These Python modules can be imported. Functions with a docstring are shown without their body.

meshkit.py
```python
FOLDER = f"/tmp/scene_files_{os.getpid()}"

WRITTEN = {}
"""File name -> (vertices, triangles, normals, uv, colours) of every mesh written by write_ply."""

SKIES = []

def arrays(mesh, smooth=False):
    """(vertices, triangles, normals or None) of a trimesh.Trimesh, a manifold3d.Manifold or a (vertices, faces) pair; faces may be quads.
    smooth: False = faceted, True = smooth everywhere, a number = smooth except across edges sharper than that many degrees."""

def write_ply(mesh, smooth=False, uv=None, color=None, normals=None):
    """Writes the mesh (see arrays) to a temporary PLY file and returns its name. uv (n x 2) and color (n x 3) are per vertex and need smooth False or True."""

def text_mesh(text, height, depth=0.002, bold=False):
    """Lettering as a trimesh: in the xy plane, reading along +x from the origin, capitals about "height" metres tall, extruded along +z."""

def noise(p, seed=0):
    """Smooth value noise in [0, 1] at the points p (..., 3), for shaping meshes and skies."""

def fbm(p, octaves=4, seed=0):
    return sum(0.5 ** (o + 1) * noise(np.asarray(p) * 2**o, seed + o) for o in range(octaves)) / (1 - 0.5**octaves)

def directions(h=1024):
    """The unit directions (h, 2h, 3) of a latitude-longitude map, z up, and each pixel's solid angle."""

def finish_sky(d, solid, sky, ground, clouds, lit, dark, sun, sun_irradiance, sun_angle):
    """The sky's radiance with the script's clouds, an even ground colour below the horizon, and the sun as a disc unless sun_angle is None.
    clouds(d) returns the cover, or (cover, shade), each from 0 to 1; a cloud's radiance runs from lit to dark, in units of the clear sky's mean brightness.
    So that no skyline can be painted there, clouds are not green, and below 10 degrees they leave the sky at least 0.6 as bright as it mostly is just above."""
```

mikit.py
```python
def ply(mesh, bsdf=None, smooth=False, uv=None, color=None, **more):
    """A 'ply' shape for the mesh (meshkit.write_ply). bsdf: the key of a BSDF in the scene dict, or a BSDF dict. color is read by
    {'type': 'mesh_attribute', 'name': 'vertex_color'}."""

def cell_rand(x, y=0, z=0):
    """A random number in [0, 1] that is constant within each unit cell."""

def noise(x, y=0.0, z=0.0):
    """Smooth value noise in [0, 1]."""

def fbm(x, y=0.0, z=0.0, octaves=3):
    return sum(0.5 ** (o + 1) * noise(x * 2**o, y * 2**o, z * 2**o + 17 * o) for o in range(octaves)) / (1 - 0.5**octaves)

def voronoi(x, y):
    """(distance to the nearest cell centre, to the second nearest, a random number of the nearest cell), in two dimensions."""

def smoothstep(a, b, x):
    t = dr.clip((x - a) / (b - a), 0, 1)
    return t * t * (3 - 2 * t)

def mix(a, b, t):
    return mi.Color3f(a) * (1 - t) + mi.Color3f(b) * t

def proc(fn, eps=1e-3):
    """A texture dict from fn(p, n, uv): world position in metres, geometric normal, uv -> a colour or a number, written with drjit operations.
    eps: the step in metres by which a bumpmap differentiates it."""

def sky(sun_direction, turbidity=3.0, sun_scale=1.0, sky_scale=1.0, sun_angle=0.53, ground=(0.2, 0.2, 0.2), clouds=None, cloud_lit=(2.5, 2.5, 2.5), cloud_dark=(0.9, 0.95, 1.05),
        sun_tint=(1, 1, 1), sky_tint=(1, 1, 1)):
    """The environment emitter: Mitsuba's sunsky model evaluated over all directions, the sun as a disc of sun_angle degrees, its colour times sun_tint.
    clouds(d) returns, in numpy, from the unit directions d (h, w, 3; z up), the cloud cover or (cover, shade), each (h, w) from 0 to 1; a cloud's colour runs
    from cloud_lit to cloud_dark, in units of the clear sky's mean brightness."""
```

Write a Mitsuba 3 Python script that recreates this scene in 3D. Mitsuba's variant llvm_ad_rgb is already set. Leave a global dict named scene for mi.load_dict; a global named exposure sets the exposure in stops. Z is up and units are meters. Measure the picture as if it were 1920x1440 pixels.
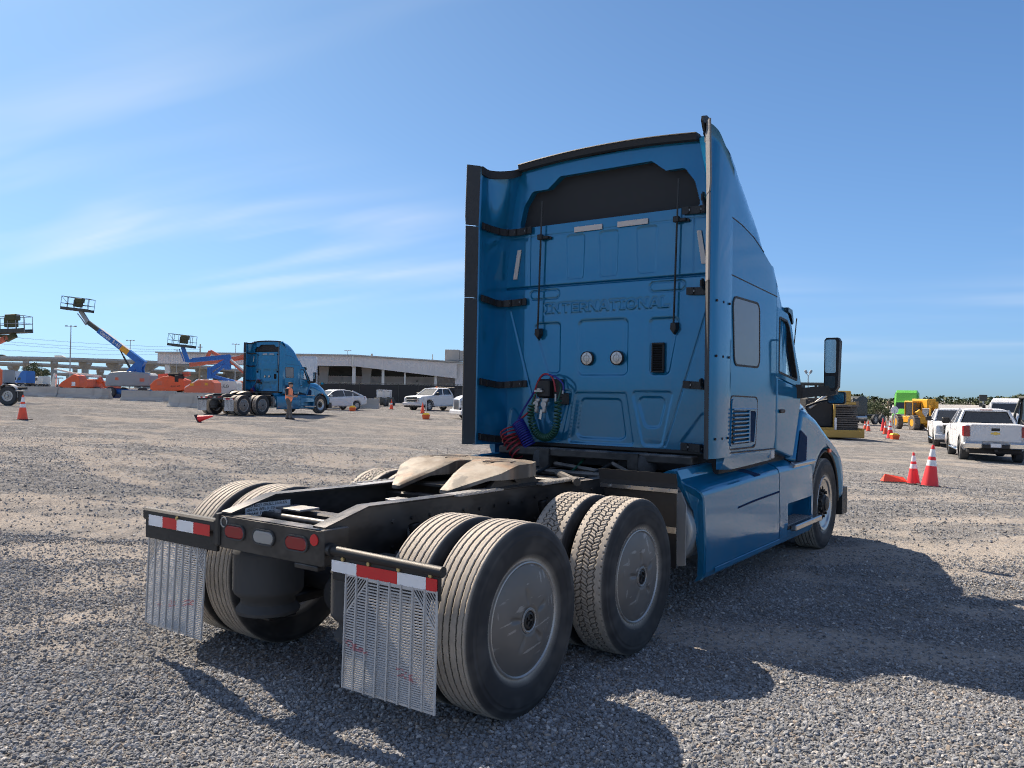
import math, random
import numpy as np, trimesh, shapely
import shapely.geometry as sg
from scipy.ndimage import gaussian_filter
import drjit as dr, mitsuba as mi
import mikit, meshkit
from mikit import noise, fbm, voronoi, smoothstep, mix, cell_rand, proc

T = mi.ScalarTransform4f
PI = math.pi
scene, labels = {'type': 'scene'}, {}

# ------------------------------------------------------------------ camera, sky, exposure
CAM = np.array([3.6298, -3.5628, 1.6962])
YAW, PITCH, ROLL, FPX = -0.61793, 0.01183, 0.01525, 1525.93
_F = np.array([math.sin(YAW) * math.cos(PITCH), math.cos(YAW) * math.cos(PITCH), math.sin(PITCH)])
_R0 = np.array([math.cos(YAW), -math.sin(YAW), 0.0])
_U0 = np.cross(_R0, _F)
_U = -math.sin(ROLL) * _R0 + math.cos(ROLL) * _U0
scene['camera'] = {'type': 'perspective', 'fov': math.degrees(2 * math.atan(960 / FPX)), 'fov_axis': 'x', 'near_clip': 0.05, 'far_clip': 6000.0,
                   'to_world': T().look_at(origin=CAM.tolist(), target=(CAM + _F).tolist(), up=_U.tolist())}
exposure = 2.3
SUN_EL, SUN_AZ = math.radians(46), np.array([-0.973, 0.229])
SUN = [math.cos(SUN_EL) * SUN_AZ[0], math.cos(SUN_EL) * SUN_AZ[1], math.sin(SUN_EL)]


def wisps(d):
    """thin cirrus: long streaks on a high layer"""
    z = np.maximum(d[..., 2], 0.03)
    a = math.radians(10)
    x, y = d[..., 0] / (z + 0.12), d[..., 1] / (z + 0.12)
    u, v = x * math.cos(a) + y * math.sin(a), -x * math.sin(a) + y * math.cos(a)
    cover = 0
    for s1, k in ((0, 1.0), (7, 0.7)):
        w = meshkit.fbm(np.stack([u * 0.35, v * 0.5, 0 * u], -1), 3, 5 + s1)
        n = meshkit.fbm(np.stack([u * 0.55 + 1.2 * w, v * 2.4 + 1.6 * w, 0 * u + 3.1], -1), 5, 11 + s1)
        patch = meshkit.fbm(np.stack([u * 0.4, v * 0.45, 0 * u + 8], -1), 3, 25)
        c = np.clip((n - 0.40) / 0.34, 0, 1) * np.clip((patch - 0.32) / 0.3, 0, 1)
        fine = meshkit.fbm(np.stack([u * 1.3 + w, v * 7.0 + 3 * w, 0 * u + 5], -1), 4, 51)
        cover = np.maximum(cover, k * 0.62 * c * np.clip(2.2 * fine - 0.55, 0, 1.3))
    return cover * np.clip((d[..., 2] - 0.03) / 0.10, 0, 1)


scene['sky'] = mikit.sky(SUN, turbidity=3.3, sun_scale=1.36, sky_scale=0.72, sun_tint=(0.96, 1.0, 1.08), clouds=wisps, cloud_lit=(3.3, 3.3, 3.3), cloud_dark=(1.3, 1.4, 1.5), sky_tint=(0.68, 0.91, 1.12))

# ------------------------------------------------------------------ mesh helpers


def cat(*ms):
    ms = [m for x in ms for m in (x if isinstance(x, list) else [x])]
    vs, fs, n = [], [], 0
    for m in ms:
        v, f = (m.vertices, m.faces) if hasattr(m, 'vertices') else m
        v, f = np.asarray(v, float), np.asarray(f, int)
        if f.shape[1] == 4:
            f = np.vstack([f[:, [0, 1, 2]], f[:, [0, 2, 3]]])
        vs.append(v); fs.append(f + n); n += len(v)
    return np.vstack(vs), np.vstack(fs)


def vf(m):
    return cat(m)


def move(m, loc=(0, 0, 0), rz=0.0, rx=0.0, ry=0.0, s=1.0):
    v, f = vf(m)
    v = v * s
    for ang, (i, j) in ((rx, (1, 2)), (ry, (2, 0)), (rz, (0, 1))):
        if ang:
            c, q = math.cos(ang), math.sin(ang)
            w = v.copy()
            w[:, i], w[:, j] = c * v[:, i] - q * v[:, j], q * v[:, i] + c * v[:, j]
            v = w
    return v + np.asarray(loc, float), f


def mirx(m):
    v, f = vf(m)
    return v * [-1, 1, 1], f[:, ::-1]


def hull(p):
    h = trimesh.convex.convex_hull(np.asarray(p, float))
    return np.asarray(h.vertices), np.asarray(h.faces)


def box(x0, x1, y0, y1, z0, z1, c=0.0):
    lo, hi = np.minimum([x0, y0, z0], [x1, y1, z1]), np.maximum([x0, y0, z0], [x1, y1, z1])
    if c <= 0:
        b = trimesh.creation.box(extents=hi - lo)
        return np.asarray(b.vertices) + (lo + hi) / 2, np.asarray(b.faces)
    c = min(c, 0.45 * (hi - lo).min())
    p = []
    for sx in (0, 1):
        for sy in (0, 1):
            for sz in (0, 1):
                k = np.where([sx, sy, sz], hi, lo)
                d = np.where([sx, sy, sz], -1, 1) * c
                for a in range(3):
                    q = k + d
                    q[a] = k[a]
                    p.append(q)
    return hull(p)


def tube(path, r, n=8, closed=False):
    p = np.asarray(path, float)
    m = len(p)
    r = np.broadcast_to(np.asarray(r, float), (m,))
    t = np.roll(p, -1, 0) - np.roll(p, 1, 0) if closed else np.gradient(p, axis=0)
    t /= np.linalg.norm(t, axis=1, keepdims=True) + 1e-12
    a = np.array([0, 0, 1.0]) if abs(t[0][2]) < 0.9 else np.array([1.0, 0, 0])
    u = np.cross(t[0], a); u /= np.linalg.norm(u)
    k = np.arange(n) * 2 * PI / n
    vs = []
    for i in range(m):
        u = u - t[i] * (u @ t[i]); u /= np.linalg.norm(u) + 1e-12
        w = np.cross(t[i], u)
        vs.append(p[i] + r[i] * (np.cos(k)[:, None] * u + np.sin(k)[:, None] * w))
    v = np.vstack(vs)
    f = []
    for i in range(m if closed else m - 1):
        a0, b0 = i * n, ((i + 1) % m) * n
        for j in range(n):
            j2 = (j + 1) % n
            f.append([a0 + j, a0 + j2, b0 + j2, b0 + j])
    f = np.array(f)
    f = np.vstack([f[:, [0, 1, 2]], f[:, [0, 2, 3]]])
    if not closed:
        c0, c1 = len(v), len(v) + 1
        v = np.vstack([v, p[0], p[-1]])
        f = np.vstack([f, [[c0, (j + 1) % n, j] for j in range(n)], [[c1, (m - 1) * n + j, (m - 1) * n + (j + 1) % n] for j in range(n)]])
    return v, f


def rod(a, b, r, n=8):
    return tube([a, b], r, n)


def curve(pts, n=24):
    """Catmull-Rom through the points"""
    p = np.asarray(pts, float)
    q = np.vstack([2 * p[0] - p[1], p, 2 * p[-1] - p[-2]])
    out = []
    for i in range(len(p) - 1):
        a, b, c, d = q[i:i + 4]
        for t in np.linspace(0, 1, n, endpoint=False):
            out.append(0.5 * (2 * b + (c - a) * t + (2 * a - 5 * b + 4 * c - d) * t ** 2 + (3 * b - a - 3 * c + d) * t ** 3))
    return np.array(out + [p[-1]])


def grid(P, closed_u=False, closed_v=False):
    n, m = P.shape[:2]
    i, j = np.meshgrid(np.arange(n if closed_u else n - 1), np.arange(m if closed_v else m - 1), indexing='ij')
    i2, j2 = (i + 1) % n, (j + 1) % m
    f = np.stack([i * m + j, i2 * m + j, i2 * m + j2, i * m + j2], -1).reshape(-1, 4)
    return P.reshape(-1, 3), np.vstack([f[:, [0, 1, 2]], f[:, [0, 2, 3]]])


def loft(secs, cap=True, front_only=False):
    """closed sections (lists of points, equal count) joined in order; ends capped by fans"""
    P = np.asarray(secs, float)
    v, f = grid(P, closed_v=True)
    n, m = P.shape[:2]
    if cap:
        for k, flip in ((0, True), (n - 1, False))[1 if front_only else 0:]:
            c = P[k].mean(0)
            ci = len(v)
            v = np.vstack([v, c])
            t = [[k * m + j, k * m + (j + 1) % m, ci] for j in range(m)]
            f = np.vstack([f, [x[::-1] for x in t] if flip else t])
    tm = trimesh.Trimesh(v, f, process=False)
    if not front_only and tm.volume < 0:
        f = f[:, ::-1]
    return v, f


def lathe(prof, n=32, axis='x', at=(0, 0, 0), closed=False):
    """profile of (radius, height along axis)"""
    p = np.asarray(prof, float)
    k = np.arange(n) * 2 * PI / n
    r, h = p[:, 0], p[:, 1]
    c, s, hh = r[None] * np.cos(k)[:, None], r[None] * np.sin(k)[:, None], np.broadcast_to(h, (n, len(p)))
    if axis == 'x':
        P = np.stack([hh, c, s], -1)
    elif axis == 'y':
        P = np.stack([s, hh, c], -1)
    else:
        P = np.stack([c, s, hh], -1)
    v, f = grid(P + np.asarray(at, float), closed_u=True, closed_v=closed)
    return v, f


def prism(poly, axis, a, b, tri=None):
    """polygon (points or shapely) extruded along an axis. axis x: poly in (y,z); y: (x,z); z: (x,y)"""
    g = poly if hasattr(poly, 'geom_type') else sg.Polygon(poly)
    if not g.is_valid:
        g = g.buffer(0)
    out = []
    for q in getattr(g, 'geoms', [g]):
        if q.area <= 0:
            continue
        m = trimesh.creation.extrude_polygon(q, abs(b - a), engine='earcut')
        v, f = np.asarray(m.vertices), np.asarray(m.faces)
        h = v[:, 2] + min(a, b)
        if axis == 'x':
            w = np.stack([h, v[:, 0], v[:, 1]], 1)
        elif axis == 'y':
            w = np.stack([v[:, 0], h, v[:, 1]], 1)
            f = f[:, ::-1]
        else:
            w = np.stack([v[:, 0], v[:, 1], h], 1)
        out.append((w, f))
    return cat(out)


def inset(poly, d):
    p = np.asarray(poly, float)
    if sg.Polygon(p).exterior.is_ccw is False:
        d = -d
    e0, e1 = p - np.roll(p, 1, 0), np.roll(p, -1, 0) - p
    n0 = np.stack([-e0[:, 1], e0[:, 0]], 1); n0 /= np.linalg.norm(n0, axis=1, keepdims=True)
    n1 = np.stack([-e1[:, 1], e1[:, 0]], 1); n1 /= np.linalg.norm(n1, axis=1, keepdims=True)
    b = n0 + n1
    k = 2 / np.maximum((b * b).sum(1), 0.6)
    return p + d * b * k[:, None]


def pillow(poly, axis, a, b, r, steps=3):
    """extrusion from a (flat) to b with its edge at b rounded by r; poly without holes, may be concave"""
    s = 1 if b > a else -1
    hs, ds = [a, b - s * r], [0, 0]
    for i in range(1, steps + 1):
        t = i / steps * PI / 2
        hs.append(b - s * r * (1 - math.sin(t))); ds.append(r * (1 - math.cos(t)))
    secs = [inset(poly, d) if d else np.asarray(poly, float) for d in ds]
    m = len(poly)

    def lift(q, h):
        h = np.full(len(q), h)
        return np.stack([h, q[:, 0], q[:, 1]], 1) if axis == 'x' else np.stack([q[:, 0], h, q[:, 1]], 1) if axis == 'y' else np.stack([q[:, 0], q[:, 1], h], 1)
    P = np.stack([lift(q, h) for q, h in zip(secs, hs)])
    v, f = grid(P, closed_v=True)
    q = sg.Polygon(secs[0])
    tv, tf = trimesh.creation.triangulate_polygon(q, engine='earcut')
    from scipy.spatial import cKDTree
    idx = cKDTree(secs[0]).query(tv)[1]
    f = np.vstack([f, idx[tf][:, ::-1], idx[tf] + (len(hs) - 1) * m])
    tm = trimesh.Trimesh(v, f, process=False)
    trimesh.repair.fix_normals(tm)
    return np.asarray(tm.vertices), np.asarray(tm.faces)


def rrect(x0, x1, z0, z1, r, n=5):
    out = []
    for cx, cz, a in ((x1 - r, z1 - r, 0), (x0 + r, z1 - r, 90), (x0 + r, z0 + r, 180), (x1 - r, z0 + r, 270)):
        for t in np.linspace(a, a + 90, n):
            out.append((cx + r * math.cos(math.radians(t)), cz + r * math.sin(math.radians(t))))
    return out


def roundpoly(p, r):
    g = sg.Polygon(p).buffer(-r).buffer(r, quad_segs=4)
    return max(getattr(g, 'geoms', [g]), key=lambda q: q.area)


def disc(r, axis, a, b, at=(0, 0, 0), n=24, bev=0.0):
    if bev:
        pr = [(0, a), (r, a), (r, b - math.copysign(bev, b - a)), (r - bev, b), (0, b)]
    else:
        pr = [(0, a), (r, a), (r, b), (0, b)]
    v, f = lathe(pr, n, axis, at)
    return v, f


def ico(r, at=(0, 0, 0), sc=(1, 1, 1), sub=2):
    m = trimesh.creation.icosphere(subdivisions=sub, radius=r)
    return np.asarray(m.vertices) * sc + np.asarray(at, float), np.asarray(m.faces)


def outward(m):
    tm = trimesh.Trimesh(*vf(m), process=True, merge_norm=True, merge_tex=True)
    trimesh.repair.fix_normals(tm, multibody=True)
    return np.asarray(tm.vertices), np.asarray(tm.faces)


# ------------------------------------------------------------------ materials


def two(b):
    return {'type': 'twosided', 'bsdf': b}


def pr(color, rough=0.5, metal=0.0, coat=0.0, spec=0.5, **k):
    c = color if isinstance(color, dict) else {'type': 'rgb', 'value': list(color)}
    d = {'type': 'principled', 'base_color': c, 'roughness': rough, 'metallic': metal, 'specular': spec, **k}
    if coat:
        d.update(clearcoat=coat, clearcoat_gloss=0.95)
    return two(d)


def mat(name, b):
    scene[name] = b


def blue_fn(p, n, uv):
    s = fbm(p.x * 2.1 + 3, p.y * 2.1, p.z * 1.6, 4)
    k = smoothstep(0.5, 0.8, s) * 0.10 + smoothstep(0.62, 0.7, noise(p.x * 60, p.y * 60, p.z * 60)) * 0.03
    film = smoothstep(1.9, 0.3, p.z) * smoothstep(0.35, 0.75, fbm(p.x * 5, p.y * 3.1, p.z * 1.3 + 4, 4)) * 0.10
    streak = smoothstep(0.58, 0.72, fbm(p.x * 26, p.y * 26, p.z * 1.1, 3)) * 0.06
    return mix((0.0, 0.140, 0.288), (0.15, 0.165, 0.18), k * 0.5 + film + streak * 0.7)


def blue_rough(p, n, uv):
    return 0.05 + 0.14 * smoothstep(0.45, 0.8, fbm(p.x * 2.3, p.y * 2.3 + 5, p.z * 1.9, 4))


mat('m_blue', two({'type': 'principled', 'base_color': proc(blue_fn), 'roughness': proc(blue_rough), 'metallic': 0.3, 'specular': 0.55, 'clearcoat': 1.0, 'clearcoat_gloss': 0.93}))
mat('m_blue_deep', pr((0.002, 0.02, 0.06), 0.85, spec=0.2))
mat('m_black', pr((0.012, 0.012, 0.013), 0.55))
mat('m_black_soft', pr((0.02, 0.021, 0.023), 0.75))


def frame_fn(p, n, uv):
    d = smoothstep(0.3, 0.7, fbm(p.x * 9, p.y * 5, p.z * 9, 4)) * (0.2 + 0.8 * dr.maximum(n.z, 0))
    return mix((0.012, 0.012, 0.013), (0.22, 0.20, 0.18), d * 0.7)


mat('m_frame', pr(proc(frame_fn), 0.42))
mat('m_rubber_grey', pr((0.17, 0.17, 0.175), 0.7))
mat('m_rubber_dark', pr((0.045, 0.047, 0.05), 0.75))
mat('m_tyre', two({'type': 'principled', 'base_color': {'type': 'mesh_attribute', 'name': 'vertex_color'}, 'roughness': 0.72, 'specular': 0.35}))


def cover_fn(p, n, uv):
    s = fbm(p.x * 4, p.y * 9, p.z * 9, 4)
    w = smoothstep(0.66, 0.74, fbm(p.x * 3, p.y * 9 + p.z * 3, p.z * 40 - p.y * 6, 3))
    w2 = smoothstep(0.70, 0.76, fbm(p.x * 3 + 4, p.y * 40, p.z * 7, 3))
    return mix(mix((0.115, 0.108, 0.102), (0.16, 0.15, 0.142), s), (0.30, 0.29, 0.28), dr.maximum(w, w2) * 0.75)


mat('m_cover', pr(proc(cover_fn), 0.48, 0.35))
mat('m_alu', pr((0.42, 0.42, 0.42), 0.28, 0.95))
mat('m_steel', pr((0.4, 0.39, 0.38), 0.45, 0.8))
mat('m_brass', pr((0.55, 0.43, 0.2), 0.4, 0.9))


def flap_fn(p, n, uv):
    red = smoothstep(0.52, 0.56, noise(p.x * 60, 1.0, p.z * 90)) * smoothstep(0.022, 0.016, dr.abs(p.z - (0.42 - 0.20 * (dr.abs(p.x) - 0.75)))) * smoothstep(0.42, 0.5, noise(p.x * 14, 3.3, 0.0))
    return mix(mix((0.46, 0.46, 0.465), (0.34, 0.33, 0.31), 0.6 * fbm(p.x * 6, p.y, p.z * 6, 3)), (0.40, 0.04, 0.06), red * 0.6)


mat('m_flap', pr(proc(flap_fn), 0.5))
mat('m_red_tape', pr((0.55, 0.02, 0.025), 0.3))
mat('m_white_tape', pr((0.75, 0.76, 0.78), 0.3))
mat('m_grey_tape', pr((0.50, 0.46, 0.43), 0.5))
mat('m_red_lens', pr((0.22, 0.005, 0.010), 0.12, coat=1.0))
mat('m_clear_lens', pr((0.27, 0.275, 0.27), 0.15, coat=1.0))
mat('m_amber', pr((0.75, 0.16, 0.01), 0.2, coat=1.0))
mat('m_orange_lens', pr((0.75, 0.10, 0.03), 0.25, coat=1.0))
mat('m_dark_glass', pr((0.008, 0.01, 0.012), 0.04, coat=1.0, spec=0.8))
mat('m_privacy_glass', pr((0.16, 0.15, 0.15), 0.12, coat=1.0))
mat('m_pane', {'type': 'thindielectric', 'int_ior': 1.5})
mat('m_mirror', {'type': 'twosided', 'bsdf': {'type': 'roughconductor', 'material': 'Ag', 'alpha': 0.02}})
mat('m_hose_red', pr((0.28, 0.015, 0.025), 0.4))
mat('m_hose_blue', pr((0.010, 0.016, 0.20), 0.4))
mat('m_hose_green', pr((0.006, 0.06, 0.035), 0.45))


def plate_fn(p, n, uv):
    a = fbm(p.x * 7, p.y * 7, p.z * 7, 4)
    b = smoothstep(0.5, 0.75, fbm(p.x * 3 + 7, p.y * 11, 1.0, 3))
    c = mix((0.135, 0.105, 0.075), (0.215, 0.19, 0.16), smoothstep(0.35, 0.65, a))
    c = mix(c, (0.22, 0.115, 0.055), b * 0.5)
    g = smoothstep(0.50, 0.66, fbm(p.x * 6, p.y * 6 + 9, 4, 4)) * 0.75
    return mix(c, (0.035, 0.032, 0.03), g)


mat('m_plate', pr(proc(plate_fn), 0.6, 0.1))
mat('m_tank', pr((0.5, 0.5, 0.49), 0.4, 0.6))
mat('m_text_dark', pr((0.05, 0.05, 0.055), 0.6))

# ------------------------------------------------------------------ scene entries
_used, _place, _shared = {}, {}, {}


def numbered(k):
    n = _used.get(k, 0)
    _used[k] = n + 1
    return k if n == 0 else f'{k}_{n:03d}'


def thing(name, label, category, loc=(0, 0, 0), rz=0.0, group=None, kind=None, tilt=0.0):
    k = numbered(name)
    t = T().translate(list(loc)).rotate([0, 0, 1], math.degrees(rz))
    if tilt:
        t = t.rotate([0, 1, 0], math.degrees(tilt))
    _place[k] = t
    labels[k] = {'label': label, 'category': category}
    if group:
        labels[k]['group'] = group
    if kind:
        labels[k] = {'label': label, 'kind': kind}
    return k


def put(key, mesh, m, smooth=False, color=None, uv=None):
    d = mikit.ply(mesh, m, smooth=smooth, color=color, uv=uv)
    root = key.split('__')[0]
    if root in _place:
        d['to_world'] = _place[root]
    scene[key] = d
    return key


def part(parent, name, mesh, m, smooth=False, color=None, label=None, kind=None):
    k = numbered(parent + '__' + name)
    put(k, mesh if isinstance(mesh, trimesh.Trimesh) else vf(mesh), m, smooth, color)
    if label:
        labels[k] = {'label': label}
    if kind or name in STUFF:
        labels.setdefault(k, {})['kind'] = kind or 'stuff'
    return k


STUFF = {'bolt', 'rib', 'wheel_nut', 'step_rib', 'upright_rib', 'slider_rack', 'notice_text', 'body_seam', 'grease_groove', 'lamp_ring', 'railing', 'mesh_wire', 'cladding_rib', 'fence_bar', 'track_shoe', 'lettering'}


def holder(parent, name):
    return numbered(parent + '__' + name)


# ------------------------------------------------------------------ the tractor unit


def tyre_mesh(kind, nt, R=0.51, seed=0):
    """ring grid with a real tread; returns mesh, colour. axis x, centre at origin"""
    hw = 0.112
    gs = [(-0.064, .0034), (-0.021, .0038), (0.021, .0038), (0.064, .0034), (-0.099, .0016), (0.099, .0016)]
    if kind == 'rib':
        xs = np.unique(np.concatenate([np.linspace(-hw, hw, 21)] + [[g - w - .006, g - w - .0016, g - w, g, g + w, g + w + .0016, g + w + .006] for g, w in gs]).round(5))
        keep = [not any(.0001 < abs(q - g) - w - .0016 < .0043 for g, w in gs) for q in xs]
        xs = xs[keep] if nt > 100 else np.linspace(-hw, hw, 15)
    else:
        xs = np.linspace(-hw, hw, 97 if nt > 500 else 57 if nt > 100 else 15)
    side = [(0.506, 0.1165), (0.499, 0.123), (0.485, 0.131), (0.472, 0.1345), (0.470, 0.137), (0.462, 0.1395), (0.46, 0.138), (0.445, 0.1405), (0.443, 0.143), (0.436, 0.1435), (0.434, 0.1415), (0.40, 0.143), (0.397, 0.139), (0.37, 0.139), (0.345, 0.132), (0.325, 0.120), (0.312, 0.112), (0.298, 0.106)]
    prof = [(-x, r) for r, x in side[::-1]] + [(x, 0.5105 - 0.003 * (x / hw) ** 2) for x in xs] + [(x, r) for r, x in side]
    px = np.array([p[0] for p in prof]); rr = np.array([p[1] for p in prof])
    th = np.arange(nt) * 2 * PI / nt
    X = np.broadcast_to(px, (nt, len(px))).copy()
    A = np.broadcast_to(th[:, None], X.shape) * R
    tread = np.abs(X) <= hw + 1e-6
    dep = np.zeros(X.shape)
    pitch = 2 * PI * R / 74
    if kind == 'rib':
        for g, w in gs:
            dep = np.maximum(dep, np.clip((w + .0016 - np.abs(X - g)) / .0015, 0, 1))
        X = X + np.where(tread & (np.abs(X) < hw - .006), 0.0012 * np.sin(A * 150) + 0.0006 * np.sin(A * 61), 0)
    elif kind == 'lug':
        for i, g in enumerate((-0.066, -0.023, 0.023, 0.066)):
            wob = 0.0075 * (2 * np.abs(((A / pitch + .25 * i) % 1) * 2 - 1) - 1)
            dep = np.maximum(dep, np.clip((.0040 - np.abs(X - g - wob)) / .0018, 0, 1))
        for a, b, ph, sl in ((-0.066, -0.023, 0.0, .5), (-0.023, 0.023, 0.5, -.5), (0.023, 0.066, 0.1, .5)):
            m = (X > a) & (X < b)
            q = ((A + sl * X) / pitch + ph) % 1
            q2 = ((A + sl * X) / pitch + ph + .5) % 1
            d_ = np.maximum(np.clip((.0042 - np.minimum(q, 1 - q) * pitch) / .002, 0, 1), 0.35 * np.clip((.003 - np.minimum(q2, 1 - q2) * pitch) / .002, 0, 1))
            dep = np.where(m, np.maximum(dep, d_), dep)
        q = (A / pitch + 0.3) % 1
        dep = np.where(np.abs(X) > 0.103, np.maximum(dep, 0.7 * np.clip((.0050 - np.minimum(q, 1 - q) * pitch) / .002, 0, 1)), dep)
    else:
        for g in (-0.075, -0.03, 0.03, 0.075):
            dep = np.maximum(dep, np.clip(1.4 - np.abs(X - g) / 0.006, 0, 1))
    dep = np.where(tread, dep, 0)
    Rr = rr[None] - 0.010 * dep
    P = np.stack([X, Rr * np.cos(th)[:, None], Rr * np.sin(th)[:, None]], -1)
    n = meshkit.fbm(P * 9 + seed * 7.7, 4, seed)[..., None]
    fine = meshkit.fbm(P * 55 + seed, 2, seed + 3)[..., None]
    top = np.array([0.40, 0.36, 0.31]) * (0.62 + 0.55 * n + 0.25 * (fine - .5))
    wall = np.array([0.024, 0.024, 0.026]) + np.array([0.10, 0.09, 0.078]) * np.clip((n - 0.42) * 1.6, 0, 1) * 0.55
    shoulder = np.clip((np.abs(X) - hw) / 0.012, 0, 1)[..., None]
    ring = (np.abs(rr - 0.46) < 0.006)[None, :, None] * 0.03
    c = top * (1 - shoulder) + (wall + ring * (n - .2)) * shoulder
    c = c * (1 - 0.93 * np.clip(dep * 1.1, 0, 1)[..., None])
    v, f = grid(P, closed_u=True)
    return (v, f[:, ::-1]), np.clip(c.reshape(-1, 3), 0.004, 1)


def wheel_cover():
    pr_ = [(0.050, 0.030), (0.062, 0.034), (0.066, 0.026)] + [(r, 0.034 - 0.034 * ((r - .08) / .208) ** 2.2) for r in np.linspace(.08, .288, 22)] + [(0.292, -0.012)]
    return lathe(pr_, 120, 'x')


_TY = {}


def tyre(kind, nt, seed):
    k = (kind, nt, seed)
    if k not in _TY:
        m, c = tyre_mesh(kind, nt, seed=seed)
        _TY[k] = mikit.ply(m, 'm_tyre', smooth=True, color=c)
    return _TY[k]


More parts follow.
